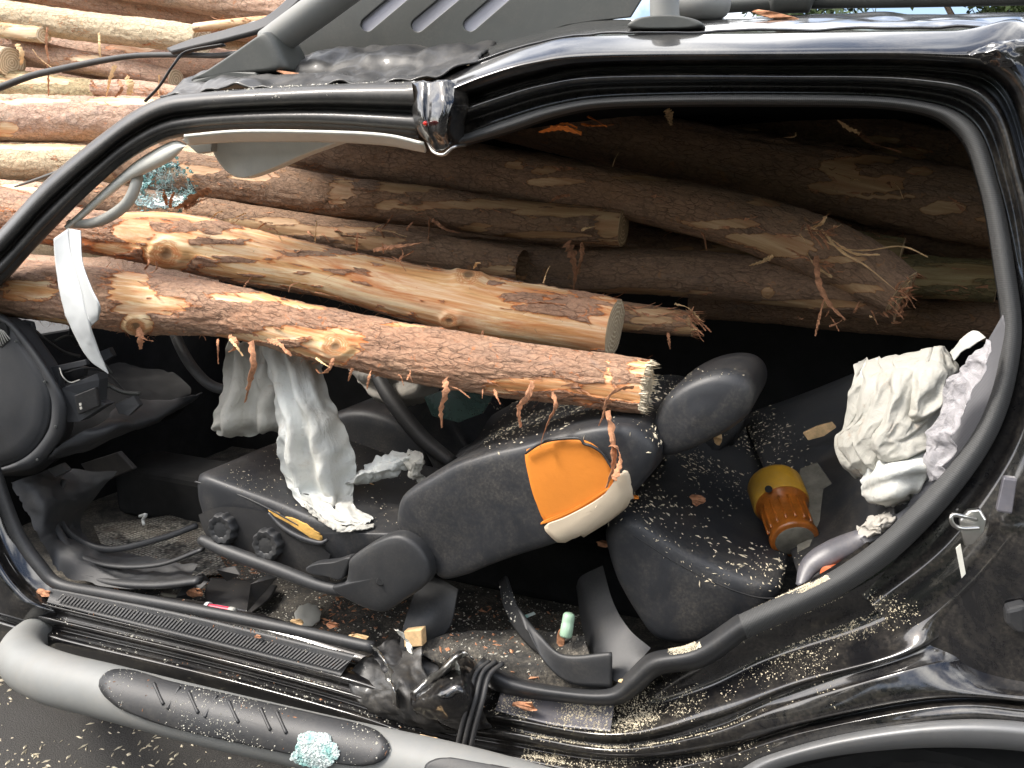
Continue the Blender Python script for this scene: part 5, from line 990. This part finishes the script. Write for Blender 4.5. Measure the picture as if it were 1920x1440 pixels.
# ------------------------------------------------------------------ loose things
# shattered windscreen remnant (fixed in the car's frame)
gv, gf = [], []
rg = random.Random(4)
for i in range(260):
    a = rg.random(); pth = [[(322,305),(340,318),(362,340),(366,362),(352,384)],[(352,384),(330,380),(300,386),(268,380),(255,372)],[(262,322),(285,316),(320,306)],[(268,330),(290,345),(320,335),(345,372)],[(262,365),(275,340),(300,318)]][i % 5]
    kk = a * (len(pth) - 1); k0 = int(kk); fr = kk - k0; sg_ = 2.5 + 7 * (i % 5 == 1) + 4 * (i % 5 == 0)
    u = pth[k0][0] * (1 - fr) + pth[k0 + 1][0] * fr + rg.gauss(0, sg_); v = pth[k0][1] * (1 - fr) + pth[k0 + 1][1] * fr + rg.gauss(0, sg_)
    p = P(u, v, .5 + rg.uniform(-.02, .02)); s_ = rg.uniform(.0012, .0042); b0 = len(gv)
    rot = Matrix.Rotation(rg.uniform(0, 6), 3, Vector((rg.random(), rg.random(), rg.random())).normalized())
    for x in (-1, 1):
        for y in (-1, 1):
            for z in (-.6, .6): gv.append(p + rot @ Vector((x, y, z)) * s_)
    gf += [tuple(b0 + k_ for k_ in f) for f in ((0,1,3,2),(4,6,7,5),(0,4,5,1),(2,3,7,6),(0,2,6,4),(1,5,7,3))]
wg = mesh('shattered_windscreen', gv, gf, 'glass', car, smooth=False); wg['kind'] = 'stuff'
surf('windscreen_sheet', [[(258,322,.5),(285,312,.5),(316,300,.5),(338,310,.5)], [(255,345,.52),(290,342,.5),(325,336,.49),(360,338,.5)], [(252,365,.5),(290,366,.48),(330,366,.49),(370,366,.5)], [(256,384,.46),(296,390,.45),(330,388,.46),(354,388,.47)]], 40, 40, 'crackglass', car, fn=P, disp=crumple(.02, 20, 61), solid=.003)
slab('windscreen_shard', [(20,410,.4),(38,382,.4),(70,358,.4),(85,352,.4),(60,385,.4),(30,425,.4)], 'glass', car, .004, .0005)
# crushed glass pile on the step
tp = trb
cv, cf = [], []
for i in range(1500):
    a = rg.uniform(0, 6.28); q_ = math.sqrt(rg.random()); u = 596 + 40 * q_ * math.cos(a) * (1 + .13 * math.sin(3 * a) + .1 * math.sin(5 * a + 1)); v = 1405 + 32 * q_ * math.sin(a) * (1 + .16 * math.sin(2 * a + 1))
    p = on(tp, u, v, .009 + rg.random() * .005 * (1 - q_ ** 2)); s_ = rg.uniform(.0010, .0030); b0 = len(cv)
    rot = Matrix.Rotation(rg.uniform(0, 6), 3, Vector((rg.random(), rg.random(), rg.random())).normalized())
    for x in (-1, 1):
        for y in (-1, 1):
            for z in (-.7, .7): cv.append(p + rot @ Vector((x, y, z)) * s_)
    cf += [tuple(b0 + k_ for k_ in f) for f in ((0,1,3,2),(4,6,7,5),(0,4,5,1),(2,3,7,6),(0,2,6,4),(1,5,7,3))]
k = MT('frosted_glass_crumbs'); nn_ = k.noise(k.coord(), 35, 5); k.set('Base Color', k.ramp(nn_, [(.36, (.30, .62, .58)), (.52, (.66, .74, .72))])).set('Roughness', .3); k.b.inputs['Transmission Weight'].default_value = .25; M['crumb'] = k.m
tag(mesh('glass_crumbs', cv, cf, 'crumb', smooth=False), 'heap of pale teal safety glass crumbs on the step pad', 'glass crumbs', kind='stuff')
# amber beacon / jar on the rear seat
jar = empty('amber_jar', P(1482,1005,.36), 'amber plastic jar with a yellow lid lying on the rear seat', 'jar')
ja, jb = P(1450,905,.52), P(1490,1014,.36); d_ = (jb - ja); R1 = 50 * pxm(ja); R2 = 42 * pxm(jb)
lathe('lid', ja, ja + d_ * .42, [(0, R1 * .80), (.03, R1 * .93), (.15, R1), (.9, R1 * 1.0), (1, R1 * .96)], 'amberlid', jar, seg=60)
lathe('body', ja + d_ * .40, jb, [(0, R1 * .95), (.08, R1 * .93), (.16, R2 * 1.06), (.86, R2 * 1.04), (.9, R2 * 1.09), (.97, R2 * 1.07), (1, R2 * .98)], 'amber', jar, seg=60, wob=.01)
lathe('lid_hole', P(1441,917,.36 + .05), P(1441,917,.52), [(0, .008), (.1, .008), (1, .008)], 'void', jar, seg=16)
for i in range(7):
    a = -1.2 + i * .4; ax = d_.normalized(); tc_ = CAM - ja; u_ = (tc_ - ax * tc_.dot(ax)).normalized(); w_ = ax.cross(u_)
    dd = u_ * math.cos(a) + w_ * math.sin(a)
    tube('ridge', [ja + d_ * .52 + dd * R2 * 1.05, ja + d_ * .88 + dd * R2 * 1.04], .0035, 'amber', jar, n=5, seg=6)
M['amber'].node_tree.nodes['Principled BSDF'].inputs['Transmission Weight'].default_value = .45
base_ = lathe('base', jb - d_ * .01, jb + d_ * .012, [(0, R2 * .8), (.5, R2 * .86), (1, R2 * .8)], 'card', jar, seg=40)
bd = slab('grey_board', [(1500,880,.62),(1532,868,.62),(1600,965,.45),(1580,990,.40),(1520,1030,.34),(1495,1040,.34),(1490,960,.45)], 'card', None, .008, .001)
tag(bd, 'grubby grey board with a screw hole lying behind the amber jar', 'board')
lathe_h = None
w1 = slab('wood_sliver', [(1505,812,.75),(1530,800,.75),(1560,792,.75),(1568,802,.75),(1545,818,.75),(1515,826,.75)], 'woodchip', None, .012, .002); tag(w1, 'pale wood sliver left of the crumpled curtain airbag', 'wood sliver')
# small objects
cp = lathe('green_capsule', P(1068,1148,.19), P(1060,1196,.17), [(0, .003), (.04, .0105), (.12, .0135), (.3, .0138), (.45, .0133), (.47, .0142), (.9, .0142), (.97, .012), (1, .006)], 'green', None, seg=32); tag(cp, 'small pale green plastic capsule standing in the rear foot well', 'capsule')
fz = empty('red_tube', P(413,1143,.2), 'small pink red plastic tube with white ends on the floor by the sill', 'tube')
a_, b_ = P(386,1137,.125), P(442,1146,.125); ln = b_ - a_
lathe('cap', a_, a_ + ln * .13, [(0, .010), (.2, .0125), (1, .0125)], 'white', fz, seg=20)
lathe('barrel', a_ + ln * .13, a_ + ln * .8, [(0, .0085), (1, .0085)], 'redplastic', fz, seg=20)
lathe('tip', a_ + ln * .8, b_, [(0, .0095), (.6, .0098), (.9, .008), (1, .004)], 'greytrim', fz, seg=20)
wa = lathe('grey_disc', G(577,1155,.32), G(577,1155,.32) + Vector((.004, -.004, .009)), [(0, .035), (.6, .036), (1, .030), (.9, .02), (1, .016), (.8, .01)], 'greytrim', None, seg=36, lobes=9, lob=.05); tag(wa, 'flat grey plastic disc among the chips under the seat rail', 'disc')
def block(px_, mat, th_=.01):
    return slab('b', px_, mat, None, th_, .0015)
wb = slab('wood_block', [(757,1184,.12),(790,1181,.12),(792,1212,.12),(758,1214,.12)], 'woodchip', None, .022, .002); tag(wb, 'square pale offcut of wood leaning at the foot of the middle pillar', 'wood offcut')
cl = ptube('white_clip', [(262,968,.55),(274,965,.54),(268,974,.54),(270,984,.53)], 3, 'white', None, n=20, seg=8); tag(cl, 'tiny white plastic clip on the dark carpet by the kick panel', 'clip')
gl = slab('glass_piece', [(795,745,.8),(860,720,.8),(930,735,.8),(905,775,.8),(860,792,.8),(810,780,.8)], 'tint', None, .006, .001); tag(gl, 'dark greenish piece of windscreen glass between the front seats', 'glass piece')
tealp = slab('teal_sliver', [(955,1164,.3),(1000,1148,.3),(1004,1152,.3),(960,1170,.3)], 'crumb', None, .003, 0); tag(tealp, 'thin teal plastic sliver in the rear foot well', 'plastic sliver')
pn = ptube('clear_pin', [(1454,1130,.12),(1468,1127,.12),(1500,1118,.13)], [7,5,3], 'greytrim', None, n=10, seg=10); tag(pn, 'short clear plastic pin lying on the rear door seal', 'pin')

# individual chips of bark and wood
CH = [(683,908,.42,20,8,'woodchip','flat pale chip on the front seat cushion beside the airbag'), (985,1325,.04,26,9,'barkchip','curled orange bark chip on the rear scuff plate'), (980,1245,.15,34,16,'barkchip','ragged tan bark piece behind the rear scuff plate'), (1052,1200,.19,8,24,'barkchip','upright thin bark sliver beside the green capsule'),
      (365,1112,.2,20,9,'barkchip','orange brown bark chip on the floor above the red tube'), (258,1052,.3,24,10,'barkchip','orange bark chip on the woven floor mat'), (555,1168,.2,13,8,'woodchip','small pale wood chip beside the grey disc'), (670,1196,.15,22,7,'woodchip','pale wood chip lying at the rear end of the sill strip'), (622,1172,.18,14,7,'barkchip','brown bark crumb right of the grey disc'),
      (1308,938,.4,18,12,'barkchip','red brown bark chip in the middle of the rear seat'), (1345,822,.5,10,14,'woodchip','orange foam crumb below the headrest'), (345,1330,-.22,10,16,'barkchip','bark sliver standing on the step pad'), (482,1194,.04,7,4,'barkchip','tiny orange chip on the ribbed scuff plate'), (800,1388,-.06,22,9,'woodchip','tan wood chip caught under the sill'), (1190,933,.16,10,4,'orange','small orange foam scrap beside the torn backrest'),
      (1130,1020,.3,14,6,'barkchip','dark bark flake hanging in the rear foot well'), (612,1408,-.24,9,6,'barkchip','brown bark flake on top of the glass crumbs'), (80,1112,.05,14,8,'barkchip','bark crumbs at the front end of the scuff plate'), (1175,1280,.08,18,4,'woodchip','splinter of wood lodged at the rear sill corner'), (1450,28,.34,56,9,'barkchip','long orange bark plate lying on the rear roof'), (575,143,.3,75,5,'barkchip','long bark splinter lying on the front roof edge'), (1000,1262,.14,40,5,'barkchip','thin bark splinter along the rear sill cover'), (690,1012,.3,30,10,'barkchip','brown bark fibres at the seat hinge')]
for i, (u, v, y, ru, rv, mt, lab) in enumerate(CH):
    r2 = random.Random(i); o_ = []
    for j in range(11):
        a = 2 * math.pi * j / 11; q_ = r2.uniform(.6, 1.1); o_.append((u + ru * q_ * math.cos(a), v + rv * q_ * math.sin(a) + ru * .15 * math.cos(a), y + .006 * r2.uniform(-1, 1)))
    s_ = slab('bark_chip' if mt == 'barkchip' else 'wood_chip' if mt == 'woodchip' else 'foam_scrap', o_, mt, None, .005, .0008); tag(s_, lab, {'barkchip': 'bark chip', 'woodchip': 'wood chip', 'orange': 'foam scrap'}[mt])
for i, (ol, y_, mt) in enumerate([([(330,1120),(352,1085),(378,1076),(392,1090),(372,1108),(350,1135),(335,1150)], .2, 'plastic'), ([(300,1112),(340,1118),(332,1140),(310,1138)], .19, 'card'), ([(405,1068),(440,1062),(450,1078),(425,1090)], .24, 'rubber'), ([(1090,1262),(1140,1250),(1146,1285),(1096,1290)], .14, 'violet'), ([(470,1095),(510,1072),(520,1082),(478,1130),(462,1148)], .22, 'rubber')]):
    slab('broken_trim', [(a, b, y_ + .02 * (j % 2)) for j, (a, b) in enumerate(ol)], mt, car, .006, .001)
# scattered sawdust, crumbs and flakes lying on upward faces
def world_tris(o):
    me = o.data; me.calc_loop_triangles(); off = np.array(PB(o.parent) + o.location) if o.parent else np.array(o.location)
    v = np.array([tuple(q.co) for q in me.vertices]) + off; return v[np.array([t.vertices[:] for t in me.loop_triangles])]
def find(*names): return [o for o in car.children_recursive if o.name.split('.')[0] in names]
def scatter(name, label, objs, n, s0, s1, mat, boxpx, nz=.25, seed=1, clump=.0, thr=.0, elong=1.8, up=0.0008, parent=None):
    r = np.random.default_rng(seed); T = np.concatenate([world_tris(o) for o in objs])
    nn = np.cross(T[:, 1] - T[:, 0], T[:, 2] - T[:, 0]); ar = np.linalg.norm(nn, axis=1); nn /= ar[:, None] + 1e-12
    cdir = T.mean(1) - np.array(CAM); flip = (nn * cdir).sum(1) > 0; nn[flip] *= -1
    u, v = proj(T.mean(1)); ok = (nn[:, 2] > nz) & (ar > 0)
    inb = np.zeros(len(T), float)
    for b in boxpx: 
        if abs(b[0]) > 5e4: inb[:] = 1; continue
        q = ((u - (b[0] + b[2]) / 2) / (b[2] - b[0]) * 2) ** 4 + ((v - (b[1] + b[3]) / 2) / (b[3] - b[1]) * 2) ** 4
        inb = np.maximum(inb, np.clip(1.25 - q, 0, 1) * (b[4] if len(b) > 4 else 1))
    wt = ar * ok * inb
    if wt.sum() <= 0: print('scatter none', name); return None
    idx = r.choice(len(T), n * 3, p=wt / wt.sum()); a, b = r.random(n * 3), r.random(n * 3); f = a + b > 1; a[f], b[f] = 1 - a[f], 1 - b[f]
    p = T[idx, 0] + (T[idx, 1] - T[idx, 0]) * a[:, None] + (T[idx, 2] - T[idx, 0]) * b[:, None]; m_ = nn[idx]
    if clump: keep = fbm(p[:, 0] * clump, p[:, 1] * clump, p[:, 2] * clump, seed, 4) + r.uniform(-.35, .35, len(p)) > thr; p, m_ = p[keep], m_[keep]
    p, m_ = p[:n], m_[:n]; n = len(p)
    sz = s0 + (s1 - s0) * r.random(n) ** 3
    tdir = r.normal(size=(n, 3)); tdir -= m_ * (tdir * m_).sum(1)[:, None]; tdir /= np.linalg.norm(tdir, axis=1)[:, None]; bd_ = np.cross(m_, tdir)
    el = 1 + r.random(n) * (elong - 1); A = tdir * (sz * el)[:, None]; B_ = bd_ * (sz / el)[:, None]; H = m_ * (sz * .35)[:, None] + m_ * up
    q = lambda x, y, h: p + A * x * r.uniform(.6, 1.1, n)[:, None] + B_ * y * r.uniform(.6, 1.1, n)[:, None] + H * h
    V = np.stack([q(-1, -.6, 0), q(.2, -1, 0), q(1, .3, .2), q(-.3, 1, 0), q(0, 0, 1.3)], 1).reshape(-1, 3)
    F = []; base = np.arange(n) * 5
    F = np.concatenate([np.stack([base + i, base + (i + 1) % 4, base + 4], 1) for i in range(4)])
    o = mesh(name, V, F, mat, parent, smooth=False); tag(o, label, name.replace('_', ' '), kind='stuff'); return o
M['crumbwhite'] = simple('pale_crumb', (.60, .57, .48), .8, var=.4, vscale=90)
scatter('sawdust', 'cream sawdust speckled over the black rear quarter and its seal', find('quarter_panel', 'rear_door_frame'), 6000, .0003, .0021, 'chip', [(1150,1080,1560,1440,1), (1400,1110,1720,1200,3), (1150,1300,1300,1400,1)], nz=.12, seed=3, clump=11, thr=.2)
scatter('sawdust', 'thick cream sawdust on the rear scuff plate and sill', find('quarter_panel', 'rear_scuff_plate'), 6500, .0006, .0026, 'chip', [(920,1300,1230,1440,1)], nz=.15, seed=4, clump=13, thr=.16)
scatter('sawdust', 'cream sawdust heaped along the rear door seal', find('rear_door_seal', 'sill_cover'), 2600, .0005, .0022, 'chip', [(1450,1060,1600,1130,1), (1255,1190,1320,1240,.6)], nz=.75, seed=5, clump=12, thr=-.05)
scatter('wood_crumbs', 'pale wood crumbs strewn over the rear seat cushion', find('cushion', 'folded_seat_back', 'backrest'), 5200, .0010, .0048, 'chip', [(900,700,1300,860,.7), (1140,760,1520,1140,1), (1340,1020,1500,1130,1.6)], nz=.2, seed=6, clump=7, thr=-.02, elong=2.6)
scatter('wood_crumbs', 'fine pale crumbs on the front seat cushion', find('cushion'), 900, .0008, .003, 'chip', [(400,820,820,1000,1)], nz=.3, seed=7, clump=9, thr=0, elong=2.2)
scatter('glass_and_wood_crumbs', 'white and brown crumbs along the front sill step', find('quarter_panel', 'scuff_plate'), 1700, .0006, .0026, 'crumbwhite', [(0,1060,980,1440,1)], nz=.1, seed=8, clump=9, thr=.08)
scatter('floor_debris', 'pale crumbs and dust over the car floor', find('floor_pan', 'floor_cover', 'rubber_floor_mat', 'woven_floor_mat', 'seat_belt_trim'), 5200, .0008, .0042, 'crumbwhite', [(200,960,780,1240,1.3), (760,1100,1160,1300,1)], nz=.2, seed=9, clump=8, thr=-.02)
scatter('bark_debris', 'brown bark crumbs over the car floor', find('floor_pan', 'floor_cover', 'rubber_floor_mat', 'woven_floor_mat'), 1700, .0015, .009, 'barkchip', [(200,960,780,1240,1.4), (760,1100,1160,1300,.4)], nz=.2, seed=10, clump=7, thr=.1, elong=2.6)
scatter('bark_debris', 'small bark crumbs along the sill and step', find('quarter_panel', 'scuff_plate', 'step_pad'), 140, .001, .004, 'barkchip', [(60,1090,920,1440,1)], nz=.1, seed=12, elong=2.4)
scatter('step_crumbs', 'white crumbs scattered on the grey step pad', find('step_pad'), 900, .0006, .0024, 'crumbwhite', [(180,1240,760,1440,1)], nz=.0, seed=13, clump=9, thr=.05)
scatter('roof_crumbs', 'white dust and splinters on the front roof edge', find('roof_panel', 'front_door_frame'), 700, .001, .0035, 'crumbwhite', [(300,120,780,190,1)], nz=.1, seed=14, clump=9, thr=.05)
scatter('sawdust', 'sawdust on the headrest top edge', find('headrest', 'backrest'), 500, .0006, .0018, 'chip', [(1100,690,1420,800,1)], nz=.55, seed=15, clump=9, thr=-.1)
scatter('ground_chips', 'pale wood chips littering the dark asphalt beside the car', [g], 1, .001, .002, 'chip', [(-1e5,-1e5,1e5,1e5,1)], nz=.1, seed=16) if False else None
r_ = np.random.default_rng(5); gv, gf = [], []
for i in range(5200):
    u, v = r_.uniform(-150, 700), r_.uniform(1240, 1560)
    p = G(u, v, .002)
    if fbm(p.x * 3, p.y * 3, 0, 8, 3) + r_.uniform(-.4, .4) < .05: continue
    s_ = r_.uniform(.0012, .007) ** 1; a = r_.uniform(0, 6.28); b0 = len(gv); el = r_.uniform(1, 2.4)
    for j, (x, y) in enumerate(((-1,-.5),(.3,-1),(1,.3),(-.3,1))):
        X, Y = x * s_ * el, y * s_ / el; gv.append((p.x + X * math.cos(a) - Y * math.sin(a), p.y + X * math.sin(a) + Y * math.cos(a), .001))
    gv.append((p.x, p.y, .002 + s_ * .5)); gf += [(b0+j, b0+(j+1) % 4, b0+4) for j in range(4)]
tag(mesh('ground_chips', gv, gf, 'chip', smooth=False), 'pale wood chips littering the dark asphalt beside the step', 'wood chips', kind='stuff')
